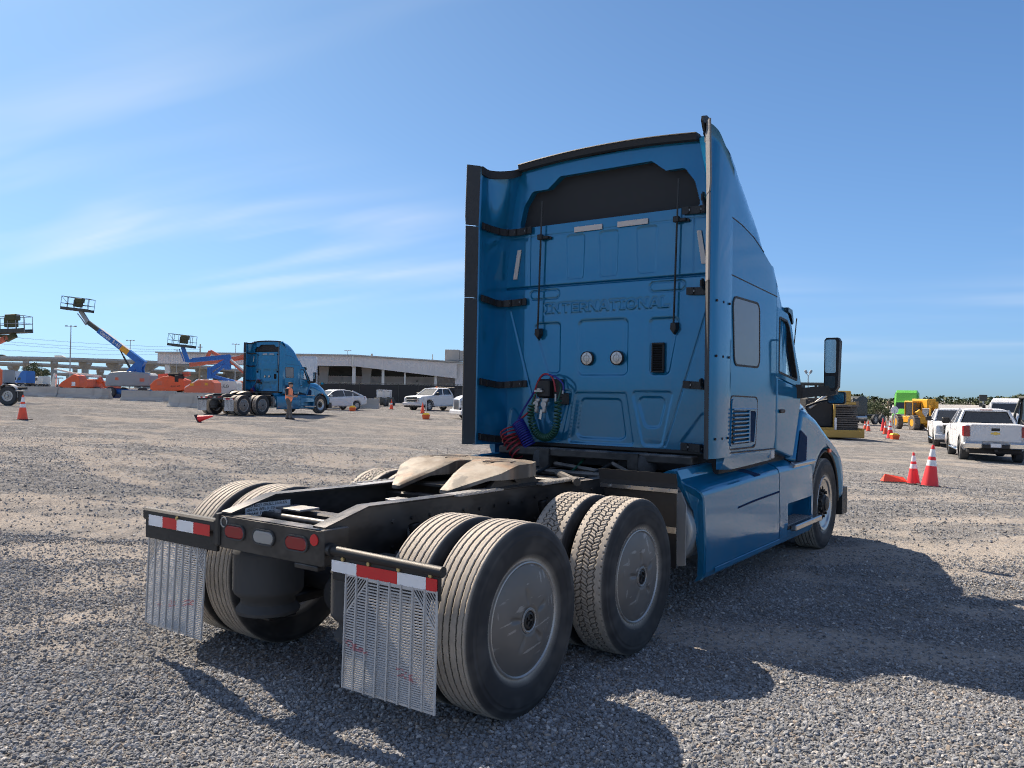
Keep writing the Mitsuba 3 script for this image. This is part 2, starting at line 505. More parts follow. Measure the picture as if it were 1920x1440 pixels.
def add_wheel(root, x, y, s, kind, style, lod, seed):
    """x centre of the tyre, s = +1 outer face towards +x"""
    w = holder(root, 'wheel')
    zc = 0.505 + (0.05 if s < 0 and y < 3 and lod == 0 else 0.02 if s < 0 and lod == 0 else 0)
    d = dict(tyre(kind, 640 if (lod == 0 and kind == 'lug' and s > 0) else 240 if lod == 0 else 56, seed))
    loc = T().translate([x, y, zc])
    if s < 0:
        loc = loc.rotate([0, 0, 1], 180)
    d['to_world'] = _place[root] @ loc
    k = w + '__tyre'
    scene[k] = d

    def sub(name, mesh, m, smooth=40):
        v, f = vf(mesh)
        if s < 0:
            v = v * [-1, -1, 1]
        part(w, name, (v + [x, y, zc], f), m, smooth)
    n = 64 if lod == 0 else 28
    if style == 'inner':
        sub('rim', lathe([(0.30, 0.106), (0.285, 0.09), (0.27, -0.09), (0.30, -0.106)], n, 'x'), 'm_steel')
        return
    if style == 'cover':
        sub('rim', lathe([(0.306, 0.108), (0.303, 0.121), (0.297, 0.123), (0.289, 0.115), (0.285, 0.0), (0.20, -0.05), (0.0, -0.05)], n, 'x'), 'm_steel')
        v, f = wheel_cover()
        th = np.arctan2(v[:, 1], v[:, 2]); r = np.hypot(v[:, 1], v[:, 2])
        bump = -0.012 * np.clip(np.cos(th * 5 + 0.6) - 0.80, 0, 1) / 0.20 * np.clip(1 - np.abs(r - 0.125) / 0.045, 0, 1) ** .5 + 0.0025 * (meshkit.fbm(v * 9, 3, 5) - .5)
        v = v + np.stack([bump, 0 * bump, 0 * bump], 1) + [0.117, 0, 0]
        sub('hub_cover', (v, f), 'm_cover')
        ring = [lathe([(0.046, 0.125), (0.046, 0.145), (0.033, 0.150), (0.030, 0.138), (0.012, 0.138), (0.0, 0.140)], 24, 'x')]
        for a in range(3):
            c, q = math.cos(a * 2.094 + .5), math.sin(a * 2.094 + .5)
            ring.append(move(box(0.138, 0.149, -0.006, 0.006, 0.005, 0.034), rx=a * 2.094 + .5))
        sub('hub_cap', cat(ring), 'm_black')
        sub('cap_ring', lathe([(0.052, 0.146), (0.058, 0.151), (0.066, 0.148), (0.066, 0.140)], 32, 'x'), 'm_steel')
    else:  # polished ten-hole steer wheel
        pl = sg.Point(0, 0).buffer(0.205, quad_segs=16)
        for a in range(10):
            t = a * 2 * PI / 10
            pl = pl.difference(sg.Point(0.165 * math.cos(t), 0.165 * math.sin(t)).buffer(0.033, quad_segs=5))
        sub('rim', cat(prism(pl, 'x', 0.075, 0.085), lathe([(0.205, 0.08), (0.262, 0.10), (0.275, 0.118), (0.300, 0.126), (0.308, 0.112), (0.29, 0.10), (0.27, 0.02), (0.27, -0.1)], n, 'x')), 'm_alu', 30)
        nuts = [disc(0.017, 'x', 0.085, 0.125, (0, 0.1425 * math.cos(a * PI / 5 + .3), 0.1425 * math.sin(a * PI / 5 + .3)), 8) for a in range(10)]
        sub('wheel_nut', cat(nuts), 'm_black', False)
        sub('hub', lathe([(0.11, 0.085), (0.105, 0.12), (0.085, 0.135), (0.082, 0.15), (0.06, 0.158), (0.0, 0.158)], 24, 'x'), 'm_black')


def text_poly(text, h, bold=False):
    m = meshkit.text_mesh(text, h, 0.002, bold)
    v, f = np.asarray(m.vertices), np.asarray(m.faces)
    top = [sg.Polygon(v[t][:, :2]) for t in f if np.all(v[t][:, 2] > 0.001)]
    return shapely.union_all([q for q in top if q.area > 1e-12])


def fit_text(text, w, h, bold=False):
    g = text_poly(text, 0.1, bold)
    x0, y0, x1, y1 = g.bounds
    return shapely.affinity.scale(shapely.affinity.translate(g, -x0, -y0), w / (x1 - x0), h / (y1 - y0), origin=(0, 0))


import shapely.affinity


def rear_panel(lod):
    """pressed rear wall: a height field over (x, z) with grooves, pressings and raised lettering; recess cut out at the top"""
    st = 0.0055 if lod == 0 else 0.03
    x0, x1, z0, z1 = -1.09, 1.09, 1.235, 3.90
    nx, nz = int((x1 - x0) / st), int((z1 - z0) / st)
    X, Z = np.meshgrid(np.linspace(x0, x1, nx), np.linspace(z0, z1, nz), indexing='ij')
    H = np.zeros(X.shape)

    def mask(g):
        return shapely.contains_xy(g, X, Z).astype(float)
    sgm = 0.006 / st if lod == 0 else 0.6

    def press(g, d):
        nonlocal H
        H = H - d * gaussian_filter(mask(g), sgm)

    def groove(g, w=0.011, d=0.006):
        nonlocal H
        H = H - d * gaussian_filter(mask(g.buffer(w / 2)), sgm * 0.55) * 1.5
    R = roundpoly
    press(R([(-.25, 1.878), (.26, 1.878), (.26, 2.385), (-.25, 2.385)], 0.05), 0.014)
    press(R([(-.75, 2.375), (-.45, 2.375), (-.45, 1.90), (-.58, 1.90)], 0.04), 0.014)
    press(R([(.75, 2.375), (.475, 2.375), (.475, 1.885), (.66, 1.885)], 0.04), 0.014)
    press(R([(-.272, 1.72), (.25, 1.72), (.33, 1.255), (-.345, 1.255)], 0.03), 0.010)
    press(R([(-.21, 1.665), (.195, 1.665), (.252, 1.30), (-.265, 1.30)], 0.05), 0.014)
    for s in (1, -1):
        press(R([(s * .31, 1.735), (s * .70, 1.735), (s * .60, 1.262), (s * .42, 1.262)], 0.03), 0.007)
        press(R([(s * .355, 1.685), (s * .64, 1.685), (s * .575, 1.42), (s * .44, 1.42)], 0.05), 0.009)
        groove(sg.LineString([(s * 1.02, 2.50), (s * .635, 1.262)]))
        press(R([(s * 1.0, 1.60), (s * .755, 1.27), (s * 1.045, 1.27)], 0.03), 0.009)
        groove(sg.LineString([(s * .81 if s < 0 else .875, 2.725), (s * .81 if s < 0 else .875, 3.27)]), 0.007)
        groove(sg.LineString(rrect(min(s * .80, s * .47), max(s * .80, s * .47), 2.605, 2.69, 0.04)).buffer(0.001), 0.012)
    groove(sg.LineString([(-1.09, 2.725), (1.09, 2.725)]), 0.014, 0.020)
    groove(sg.LineString([(-1.09, 3.215), (1.09, 3.215)]), 0.006, 0.003)
    for cx in (-.295, .055, .435):
        press(R([(cx - .10, 3.19), (cx + .10, 3.19), (cx + .085, 2.775), (cx - .085, 2.775)], 0.03), 0.007)
    if lod == 0:
        g = shapely.affinity.translate(fit_text('INTERNATIONAL', 1.275, 0.092, True), -0.62, 2.462)
        H = H + 0.0085 * gaussian_filter(mask(g), 0.75)
        H = H - 0.004 * gaussian_filter(mask(g.buffer(0.012).difference(g.buffer(0.002))), 0.7)
    hole = recess_outline()
    inside = shapely.contains_xy(hole.buffer(-st * 0.5), X, Z)
    Y = 2.95 - H
    P = np.stack([X, Y, Z], -1)
    v, f = grid(P)
    bad = inside.reshape(-1)
    f = f[~bad[f].all(1)]
    return v, f


def recess_outline():
    p = [(-.945, 3.305), (-.885, 3.53), (-.79, 3.66), (-.61, 3.665), (-.475, 3.768), (.475, 3.768), (.61, 3.665), (.79, 3.66), (.885, 3.53), (.945, 3.305)]
    return roundpoly(p, 0.04)


def ring_wall(g, ya, yb, r=0.0):
    """wall strip along a polygon outline in the (x,z) plane from y=ya to y=yb"""
    p = np.array(g.exterior.coords)[:-1]
    P = np.stack([np.stack([p[:, 0], np.full(len(p), y), p[:, 1]], 1) for y in (ya, yb)])
    return grid(P, closed_v=True)


STEP = 0.06
YS_ = [2.86, 3.0, 3.33, 3.66, 3.92, 4.05, 4.19, 4.36, 4.53]


def body_sections(ys, W=1.2, zb=1.21):
    zt = np.interp(ys, YS_, [3.915, 3.94, 3.945, 3.90, 3.77, 3.62, 3.40, 3.10, 2.80])
    zs = np.interp(ys, YS_, [3.45, 3.40, 3.15, 2.95, 2.82, 2.74, 2.64, 2.54, 2.44])
    ex = np.interp(ys, [2.86, 3.3, 4.0, 4.65], [5.0, 3.6, 2.7, 2.4])
    wd = np.interp(ys, [2.86, 4.15, 4.65], [W, W, W - 0.03])
    secs = []
    for y, t, s, n, w in zip(ys, zt, zs, ex, wd):
        p = [(w - 0.012, zb), (w, zb + 0.03)] + [(w, z) for z in np.linspace(zb + 0.2, s, 7)]
        a = np.linspace(0, PI / 2, 44)[1:]
        p += [(w * max(math.cos(q), 0) ** (2 / n), s + (t - s) * math.sin(q) ** (2 / n)) for q in a]
        p = np.array(p)
        # the roof fairing sits a little inside the shoulder of the sleeper: a step along its lower edge
        zseam = np.interp(y, [2.8, 3.2, 3.5, 3.78, 4.0], [3.205, 3.165, 3.11, 3.02, 2.93])
        ln = np.concatenate([[0], np.cumsum(np.linalg.norm(np.diff(p, axis=0), axis=1))])
        ls = np.interp(zseam, p[:, 1], ln)
        lu = np.concatenate([np.linspace(0, ls, 14), ls + 0.002 + (ln[-1] - ls - .002) * np.linspace(0, 1, 34)])
        p = np.stack([np.interp(lu, ln, p[:, 0]), np.interp(lu, ln, p[:, 1])], 1)
        k = np.clip((y - 2.95) / 0.75, 0, 1) * (np.arange(len(p)) >= 14)
        p[:, 0] -= STEP * k * np.clip(p[:, 0] / 0.9, 0, 1)
        full = np.vstack([p, (p[::-1] * [-1, 1])[1:]])
        secs.append(np.stack([full[:, 0], np.full(len(full), y), full[:, 1]], 1))
    return secs


def extender_xs(z):
    xin = np.interp(z, [1.2, 2.7, 3.3, 3.88], [1.045, 1.085, 1.03, 0.93])
    xr = np.interp(z, [1.2, 3.3, 3.88], [1.155, 1.15, 1.135])
    return xin, xr


def side_extender(lod):
    zz = np.linspace(1.205, 1.0, 20)
    secs = []
    for t in np.linspace(0, 1, 22):
        z = 1.205 + t * 2.655
        xin, xr = extender_xs(z)
        outer = curve([(1.197, 3.02), (1.212, 2.86), (1.217, 2.70), (1.210, 2.62), (xr + 0.035, 2.565), (xr, 2.56)], 3)
        inner = curve([(xr - 0.015, 2.575), (xr - 0.035, 2.68), (xin + 0.03, 2.83), (xin, 2.96)], 4)
        loop = np.vstack([outer, inner])
        # dip of the top edge between its outer and inner ends
        dip = np.concatenate([np.zeros(len(outer)), -0.055 * np.sin(np.linspace(0.15, PI * 0.92, len(inner)))])
        oy = outer[:, 1]
        lift = np.concatenate([-0.26 * np.clip((oy - 2.57) / 0.45, 0, 1) ** 0.8, np.linspace(0.0, 0.055, len(inner))])
        zc = z + (dip + lift) * max(0.0, (t - 0.6) / 0.4) ** 1.2
        secs.append(np.stack([loop[:, 0], loop[:, 1], np.broadcast_to(zc, (len(loop),))], 1))
    return loft(secs)


def make_truck(name, label, category, loc, rz, lod, group=None):
    R = thing(name, label, category, loc, rz, group)
    hi = lod == 0

    def P(n, mesh, m, smooth=False, label=None, parent=R):
        return part(parent, n, mesh, m, smooth, None, label)

    def both(n, mesh, m, smooth=False, parent=R):
        P(n, mesh, m, smooth); P(n, mirx(mesh), m, smooth)

    # --- sleeper and roof
    ys = np.array([2.958, 3.0, 3.15, 3.3, 3.45, 3.6, 3.7, 3.78, 3.86, 3.94, 4.02, 4.1, 4.18])
    P('sleeper', loft(body_sections(ys), front_only=True), 'm_blue', 35)
    ys2 = np.array([4.186, 4.28, 4.36, 4.44, 4.5, 4.56])
    secs = body_sections(ys2)
    cap = P('roof_cap', loft(secs), 'm_blue', 35)
    # trailing lip of the roof: black seal arch over the rear wall
    a = np.linspace(-0.915, 0.915, 33)
    top = 3.965 - 0.045 * (a / 0.915) ** 2
    P('roof_lip', loft([np.array([(x, 2.875, t - 0.0), (x, 2.885, t - 0.058), (x, 2.965, t - 0.058), (x, 2.965, t + 0.004)]) for x, t in zip(a, top)]), 'm_black_soft', 30)
    P('roof_edge', loft([np.array([(x, 2.872, t + 0.002), (x, 2.868, t - 0.006), (x, 2.90, t - 0.004), (x, 3.05, t - 0.006)]) for x, t in zip(a, top)]), 'm_black', 30)
    P('rear_panel', rear_panel(lod), 'm_blue', True)
    g = recess_outline()
    rec = P('vent_recess', cat(prism(g.buffer(0.02), 'y', 3.04, 3.06)), 'm_black_soft', False)
    P('recess_wall', outward(cat(ring_wall(g.buffer(0.004), 2.951, 3.045))), 'm_blue', 40)

    # --- side extenders with rubber trailing edges
    ex = side_extender(lod)
    for s in (1, -1):
        mx = (lambda m: m) if s > 0 else mirx
        e = P('side_extender', mx(ex), 'm_blue', 50)
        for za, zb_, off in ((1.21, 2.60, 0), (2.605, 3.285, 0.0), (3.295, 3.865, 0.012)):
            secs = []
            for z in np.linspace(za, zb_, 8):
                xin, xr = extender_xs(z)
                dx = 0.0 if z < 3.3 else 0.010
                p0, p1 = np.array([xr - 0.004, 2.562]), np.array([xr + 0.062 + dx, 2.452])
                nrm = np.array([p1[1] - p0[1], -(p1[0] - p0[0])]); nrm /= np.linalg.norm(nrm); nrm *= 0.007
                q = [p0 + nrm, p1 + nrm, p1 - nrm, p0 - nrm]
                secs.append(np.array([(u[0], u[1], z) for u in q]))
            P('rubber_edge', mx(loft(secs)), 'm_rubber_grey' if s > 0 and za > 2 else 'm_rubber_dark', False, parent=e)  # sun and shade put into the rubber colour: upper right lighter, rest darker
        # black trim on the inner top edge
        tr = []
        xin, xr = extender_xs(3.86)
        inner = curve([(xr - 0.012, 2.57), (xr - 0.035, 2.68), (xin + 0.03, 2.83), (xin + .005, 2.955)], 5)
        for i, (x, y) in enumerate(inner[:7] if s > 0 else inner):
            t = i / (len(inner) - 1)
            z = 3.86 - 0.055 * math.sin(0.15 + t * (PI * 0.92 - .15)) + .055 * t
            tr.append(np.array([(x - 0.018, y - .004, z + 0.010), (x - 0.020, y - .004, z - 0.065), (x - 0.004, y, z - 0.065), (x + 0.012, y, z + 0.010)]))
        P('top_trim', mx(loft(tr)), 'm_black_soft', 40, parent=e)
        if s > 0 and hi:
            fin = [(2.74, 3.80), (2.64, 3.865), (2.60, 3.905), (2.62, 3.925), (2.56, 3.93), (2.50, 3.91), (2.49, 3.87), (2.53, 3.80)]
            P('edge_fin', prism(fin, 'x', 1.115, 1.135), 'm_black', False, parent=e)
        if hi:
            bolts = [disc(0.010, 'x', 1.21, 1.222, (0, y, z), 8) for z in (1.36, 2.02, 2.46) for y in (2.62, 2.76, 2.90)]
            if s > 0:
                P('bolt', cat(bolts), 'm_black', False, parent=e)
        # struts between extender and rear wall
        for z in (3.275, 2.585, 1.79, 1.265):
            xin, xr = extender_xs(z)
            pth = [(xr - 0.04, 2.585, z + 0.02), (xr - 0.062, 2.68, z + .005), (xin - 0.0, 2.83, z - 0.012), (xin - 0.08, 2.925, z - 0.004), (xin - 0.25, 2.938, z + 0.006)]
            sec = []
            for q in curve(pth, 4):
                sec.append(np.array([(q[0] - .006, q[1] - .022, q[2] - .032), (q[0] - .006, q[1] - .022, q[2] + .032), (q[0] + .004, q[1] + .004, q[2] + .032), (q[0] + .004, q[1] + .004, q[2] - .032)]))
            b = P('bracket', mx(loft(sec)), 'm_black', False)
            if hi:
                rb = []
                for q in curve(pth, 3)[1::2]:
                    rb.append(box(q[0] - .018, q[0] + .002, q[1] - .034, q[1] - .020, q[2] - .028, q[2] + .028))
                P('rib', mx(cat(rb)), 'm_black', False, parent=b)
                P('bolt', mx(cat([disc(0.011, 'y', -.03, -.018, (q[0], q[1], q[2]), 8) for q in (curve(pth, 3)[1], curve(pth, 3)[-2], curve(pth, 3)[-4])])), 'm_steel', False, parent=b)
    # --- reflective tapes
    for x0_, x1_, z0_, z1_ in ((-.305, -.01, 3.21, 3.258), (.148, .449, 3.21, 3.258)):
        P('reflective_tape', box(x0_, x1_, 2.935, 2.9435, z0_, z1_), 'm_grey_tape', False, 'pale reflective strip under the roof recess')
    for s in (1, -1):
        P('reflective_tape', prism([(s * .905, 3.10), (s * .945, 3.10), (s * .995, 2.815), (s * .95, 2.815)], 'y', 2.934, 2.9435), 'm_grey_tape', False, 'pale upright reflective strip at the panel edge')
    # --- work lights
    for x in (-0.148, 0.160):
        w = P('work_light', lathe([(0.0, 2.95), (0.066, 2.95), (0.066, 2.930), (0.060, 2.926), (0.058, 2.934), (0.0, 2.936)], 32, 'y', (x, 0, 2.031)), 'm_black_soft', 30)
        P('lens', lathe([(0.0, 2.922), (0.035, 2.924), (0.056, 2.930), (0.058, 2.937)], 32, 'y', (x, 0, 2.031)), 'm_tank', 40, parent=w)
        if hi:
            P('lamp_ring', cat([tube([(x + 0.03 * i * math.cos(t), 2.922, 2.031 + 0.03 * i * math.sin(t)) for t in np.linspace(0, 2 * PI, 20, endpoint=False)], 0.004, 5, True) for i in (1,)] + [box(x - .05, x + .05, 2.920, 2.926, 2.029, 2.033), box(x - .002, x + .002, 2.920, 2.926, 1.98, 2.08)]), 'm_steel', False, parent=w)
    # --- vent grille
    v = P('vent_grille', cat(box(.50, .62, 2.93, 2.955, 1.90, 1.915, .004), box(.50, .62, 2.93, 2.955, 2.145, 2.16, .004), box(.50, .515, 2.93, 2.955, 1.915, 2.145, .004), box(.605, .62, 2.93, 2.955, 1.915, 2.145, .004), box(.51, .61, 2.958, 2.966, 1.91, 2.15)), 'm_black', False)
    for i in range(11):
        P('slat', move(box(-.047, .047, -.014, .014, -.0025, .0025), (.56, 2.943, 1.926 + i * .0205), rx=-0.7), 'm_black', False, parent=v)
    # --- aerials
    for x, zb_, zt_, zk, sd in ((-.676, 2.315, 3.54, 3.19, -1), (.719, 2.32, 3.56, 3.205, 1)):
        b = P('aerial', cat(hull([(x - .03, 2.945, zb_ + .01), (x + .03, 2.945, zb_ + .01), (x - .036, 2.945, zb_ - .04), (x + .036, 2.945, zb_ - .04), (x, 2.945, zb_ - .10), (x - .022, 2.89, zb_), (x + .022, 2.89, zb_), (x - .026, 2.89, zb_ - .05), (x + .026, 2.89, zb_ - .05), (x, 2.90, zb_ - .09)])), 'm_black', 20)
        P('mast', rod((x, 2.905, zb_ - .01), (x + 0.02, 2.905, zk), 0.009, 8), 'm_black', True, parent=b)
        P('mast_tip', rod((x + 0.02, 2.905, zk), (x + 0.03 * 1, 2.905, zt_), 0.008, 8), 'm_rubber_dark', True, parent=b)
        P('clip', cat(box(x + .0, x + .10, 2.90, 2.945, zk - .015, zk + .012, .004), box(x - .012, x + .04, 2.885, 2.925, zk - .02, zk + .03, .004), disc(.014, 'y', 2.925, 2.94, (x + .11, 0, zk - .005), 10)), 'm_black', False, parent=b)

    # --- right and left lower cab, doors, windows
    for s in (1, -1):
        mx = (lambda m: m) if s > 0 else mirx
        wn = P('sleeper_window', mx(prism(roundpoly([(3.01, 2.53), (3.665, 2.53), (3.685, 1.97), (3.06, 1.97)], .07), 'x', 1.19, 1.2035)), 'm_privacy_glass', 30)
        gg = roundpoly([(3.01, 2.53), (3.665, 2.53), (3.685, 1.97), (3.06, 1.97)], .07)
        P('window_seal', mx(prism(gg.buffer(.014).difference(gg.buffer(-.004)), 'x', 1.19, 1.207)), 'm_black', 30, parent=wn)
        seam = [prism(sg.LineString(l).buffer(.005), 'x', 1.19, 1.2022) for l in ([(2.80, 3.205), (3.2, 3.165), (3.5, 3.11), (3.78, 3.02)], [(2.93, 2.712), (4.18, 2.655)], [(2.905, 1.232), (4.17, 1.212)], [(2.93, 2.712), (2.95, 1.30)])]
        P('body_seam', mx(cat(seam)), 'm_black', False)
        # luggage door with side vent
        d = roundpoly([(2.99, 1.70), (3.655, 1.69), (3.60, 1.26), (2.95, 1.265)], .05)
        P('luggage_door', mx(prism(d.buffer(.012).difference(d), 'x', 1.19, 1.2035)), 'm_black', 30)
        ld = P('side_vent', mx(prism(d.buffer(-.02).difference(roundpoly([(3.02, 1.585), (3.60, 1.575), (3.555, 1.30), (2.98, 1.30)], .03)), 'x', 1.19, 1.209)), 'm_blue', 20)
        P('vent_back', mx(prism([(3.02, 1.585), (3.60, 1.575), (3.555, 1.30), (2.98, 1.30)], 'x', 1.195, 1.2025)), 'm_black', False, parent=ld)
        for i in range(8):
            P('louvre', mx(move(box(-.016, .004, -.185, .185, -.004, .010, .003), (1.222, 3.20, 1.315 + i * .034), ry=0.5)), 'm_blue', False, parent=ld)
        P('vent_post', mx(cat(box(1.20, 1.222, 3.39, 3.42, 1.30, 1.585, .004), box(1.20, 1.225, 3.01, 3.585, 1.585, 1.60, .004))), 'm_blue', False, parent=ld)
        P('vent_scoop', mx(prism([(3.44, 1.575), (3.59, 1.57), (3.55, 1.31), (3.43, 1.31)], 'x', 1.196, 1.206)), 'm_blue_deep', False, parent=ld)
        # lower quarter panel
        P('quarter_panel', mx(loft([np.array([(1.20, y, 1.21), (1.195, y, 1.17), (1.165, y, zz_), (1.13, y, zz_), (1.13, y, 1.21)]) for y, zz_ in ((2.86, 1.10), (3.1, 1.085), (3.6, 1.095), (4.16, 1.11))])), 'm_blue', 40)
        P('cab_reflector', mx(box(1.170, 1.2015, 4.06, 4.15, 1.125, 1.20, .004)), 'm_grey_tape', False)
        # cab: door skin, upper door frame, A pillar
        dsk = [(4.19, 1.19), (4.74, 1.10), (4.98, 1.62), (4.98, 1.80), (4.19, 1.90)]
        dr_ = P('cab_door', mx(pillow(dsk, 'x', 1.02, 1.205, .03)), 'm_blue', 30)
        fr = sg.Polygon([(4.19, 1.90), (4.98, 1.80), (4.97, 1.86), (4.62, 2.44), (4.52, 2.52), (4.19, 2.56)])
        op = roundpoly([(4.255, 1.935), (4.88, 1.865), (4.575, 2.40), (4.50, 2.455), (4.255, 2.475)], .03)
        P('door_frame', mx(prism(fr.difference(op), 'x', 1.13, 1.20)), 'm_blue', 20, parent=dr_)
        P('door_window', mx(prism(op.buffer(-.001), 'x', 1.165, 1.169)), 'm_pane', False, parent=dr_)
        P('door_seal', mx(prism(op.buffer(.004).difference(op.buffer(-.018)), 'x', 1.155, 1.204)), 'm_black', False, parent=dr_)
        P('quarter_glass', mx(prism([(4.90, 1.88), (4.985, 1.865), (4.68, 2.42), (4.62, 2.43)], 'x', 1.10, 1.19)), 'm_black', False, parent=dr_)
        P('door_handle', mx(box(1.205, 1.225, 4.26, 4.40, 1.55, 1.585, .008)), 'm_black', False, parent=dr_)
        # mirror
        mr = P('mirror', mx(cat(pillow([(1.41, 1.80), (1.42, 1.775), (1.52, 1.775), (1.545, 1.81), (1.56, 2.28), (1.54, 2.315), (1.43, 2.315), (1.41, 2.29)], 'y', 5.06, 5.20, .04))), 'm_black', 30)
        P('mirror_glass', mx(prism(rrect(1.422, 1.528, 1.955, 2.295, .02), 'y', 5.052, 5.058)), 'm_mirror', False, parent=mr)
        P('spot_glass', mx(prism(rrect(1.422, 1.522, 1.80, 1.925, .02), 'y', 5.052, 5.058)), 'm_dark_glass', False, parent=mr)
        P('mirror_arm', mx(cat(hull([(1.12, 4.78, 1.84), (1.12, 4.94, 1.80), (1.12, 4.80, 1.70), (1.12, 4.94, 1.69), (1.25, 4.84, 1.83), (1.25, 4.96, 1.83), (1.25, 4.86, 1.69), (1.25, 4.96, 1.70)]), loft([np.array([(x, y - .05, z - .06), (x, y + .05, z - .06), (x, y + .05, z + .04), (x, y - .05, z + .04)]) for x, y, z in ((1.22, 4.90, 1.755), (1.35, 5.0, 1.775), (1.46, 5.10, 1.785), (1.52, 5.14, 1.80))]))), 'm_black', False, parent=mr)
        hm = P('hood_mirror', mx(pillow(rrect(1.20, 1.395, 1.635, 1.775, .03), 'y', 6.02, 6.10, .03)), 'm_black', 30)
        P('hood_mirror_glass', mx(prism(rrect(1.212, 1.383, 1.647, 1.763, .025), 'y', 6.012, 6.018)), 'm_mirror', False, parent=hm)
        P('hood_mirror_stem', mx(tube(curve([(0.95, 6.1, 1.60), (1.1, 6.1, 1.66), (1.25, 6.07, 1.69)], 6), 0.016)), 'm_black', True, parent=hm)

    # cab shell behind the doors, windscreen, visor
    P('cab_floor', box(-1.0, 1.0, 4.2, 5.6, 1.0, 1.2, .03), 'm_black_soft')
    P('cab_back', box(-1.13, 1.13, 4.188, 4.20, 1.2, 2.5), 'm_black_soft')
    P('dashboard', box(-1.02, 1.02, 4.95, 5.35, 1.2, 1.82, .05), 'm_black_soft')
    for s in (1, -1):
        st_ = P('seat', cat(box(s * .62 - .26, s * .62 + .26, 4.28, 4.40, 1.55, 2.28, .06), box(s * .62 - .26, s * .62 + .26, 4.3, 4.75, 1.4, 1.58, .05)), 'm_black_soft')
    P('windscreen', prism([(-1.09, 0), (1.09, 0), (1.06, .78), (-1.06, .78)], 'z', 0, .006) if False else loft([np.array([(-1.10, 5.16, 1.84), (1.10, 5.16, 1.84), (1.10, 5.166, 1.846), (-1.10, 5.166, 1.846)]), np.array([(-1.08, 4.665, 2.50), (1.08, 4.665, 2.50), (1.08, 4.671, 2.506), (-1.08, 4.671, 2.506)])]), 'm_pane')
    for s in (1, -1):
        P('a_pillar', tube(curve([(s * 1.13, 5.14, 1.78), (s * 1.125, 4.92, 2.14), (s * 1.10, 4.66, 2.52)], 6), 0.04), 'm_black', True)
    P('roof_front', hull([(x, y, z) for x in (-1.13, 1.13) for y, z in ((4.19, 2.50), (4.19, 2.62), (4.60, 2.60), (4.72, 2.47), (4.66, 2.44))]), 'm_blue', 20)
    vz = loft([np.array([(x, 4.62 + .02, 2.60), (x, 4.78, 2.585 - .0), (x, 4.93 - .10 * abs(x / 1.15) ** 3, 2.46), (x, 4.90 - .10 * abs(x / 1.15) ** 3, 2.44), (x, 4.76, 2.545), (x, 4.64, 2.56)]) for x in np.linspace(-1.17, 1.17, 15)])
    P('sun_visor', vz, 'm_dark_glass', 30)
    if hi:
        P('whip_aerial', rod((1.02, 5.22, 1.80), (1.06, 5.30, 2.55), 0.006, 6), 'm_black', True)

    # --- bonnet, wings
    secs = []
    for y, w, t, b in ((5.02, 1.13, 1.87, 1.0), (5.3, 1.12, 1.86, .9), (5.7, 1.085, 1.84, .9), (6.1, 1.02, 1.79, .9), (6.5, .93, 1.70, .7), (6.85, .84, 1.55, .6), (7.02, .78, 1.40, .55), (7.10, .70, 1.2, .5)):
        a = np.linspace(0, PI / 2, 12)
        p = [(w, b)] + [(w * max(math.cos(q), 0) ** .55, b + .35 + (t - b - .35) * math.sin(q) ** .75) for q in a]
        p = np.array(p); full = np.vstack([p, (p[::-1] * [-1, 1])[1:]])
        secs.append(np.stack([full[:, 0], np.full(len(full), y), full[:, 1]], 1))
    P('bonnet', loft(secs), 'm_blue', 40)
    arch = [(6.05 + .60 * math.cos(math.radians(t)), .50 + .60 * math.sin(math.radians(t))) for t in np.linspace(-2, 150, 18)]
    wing = [(4.77, 1.04), (4.80, 1.10)] + [(5.0, 1.60), (5.22, 1.58), (5.45, 1.535), (5.62, 1.49), (5.8, 1.42), (5.95, 1.36), (6.1, 1.30), (6.3, 1.22), (6.5, 1.15), (6.7, 1.04), (6.82, .90), (6.86, .75), (6.86, .48)] + arch + [(5.40, .93), (5.2, .93)]
    for s in (1, -1):
        mx = (lambda m: m) if s > 0 else mirx
        w = P('wing', mx(pillow(wing, 'x', .70, 1.205, .10, 5)), 'm_blue', 35)
        P('air_duct', mx(prism(roundpoly([(4.975, 1.37), (4.85, 1.06), (5.19, 1.03), (5.21, 1.29)], .02), 'x', 1.1, 1.208)), 'm_blue_deep', False, parent=w)
        P('side_marker', mx(box(1.19, 1.212, 6.26, 6.34, 1.06, 1.10, .006) if False else move(box(-.012, .012, -.045, .045, -.022, .022, .006), (1.196, 6.16, 1.10))), 'm_orange_lens', False, parent=w)
        P('arch_lip', mx(tube([(1.17, y, z) for y, z in arch], .018, 6)), 'm_black', True, parent=w)
        P('arch_liner', mx(grid(np.stack([np.array([(x, 6.05 + .59 * math.cos(math.radians(t)), .50 + .59 * math.sin(math.radians(t))) for t in np.linspace(-2, 152, 18)]) for x in (.6, 1.17)]))), 'm_black_soft', True, parent=w)
        P('splash_flap', mx(prism([(6.64, .52), (6.86, .54), (6.90, .85), (6.74, .90), (6.70, .30), (6.86, .30)][:4] + [(6.66, .8)], 'x', .75, 1.16)), 'm_black', False, parent=w)
        P('side_marker', mx(move(box(-.012, .012, -.045, .045, -.03, .03, .01), (1.16, 4.74, 1.20), rz=.2)), 'm_amber', False, parent=R)
        P('headlight', mx(hull([(.72, 6.86, .88), (1.06, 6.80, .88), (.72, 6.90, 1.0), (1.06, 6.80, 1.0), (.72, 6.75, .88), (1.05, 6.6, 1.0)])), 'm_clear_lens')
    P('bumper', cat(pillow([(-1.2, .30), (1.2, .30), (1.2, .62), (-1.2, .62)], 'y', 6.75, 7.12, .12)), 'm_black', 30)
    P('radiator_grille', box(-.55, .55, 7.0, 7.09, .62, 1.2, .03), 'm_alu')
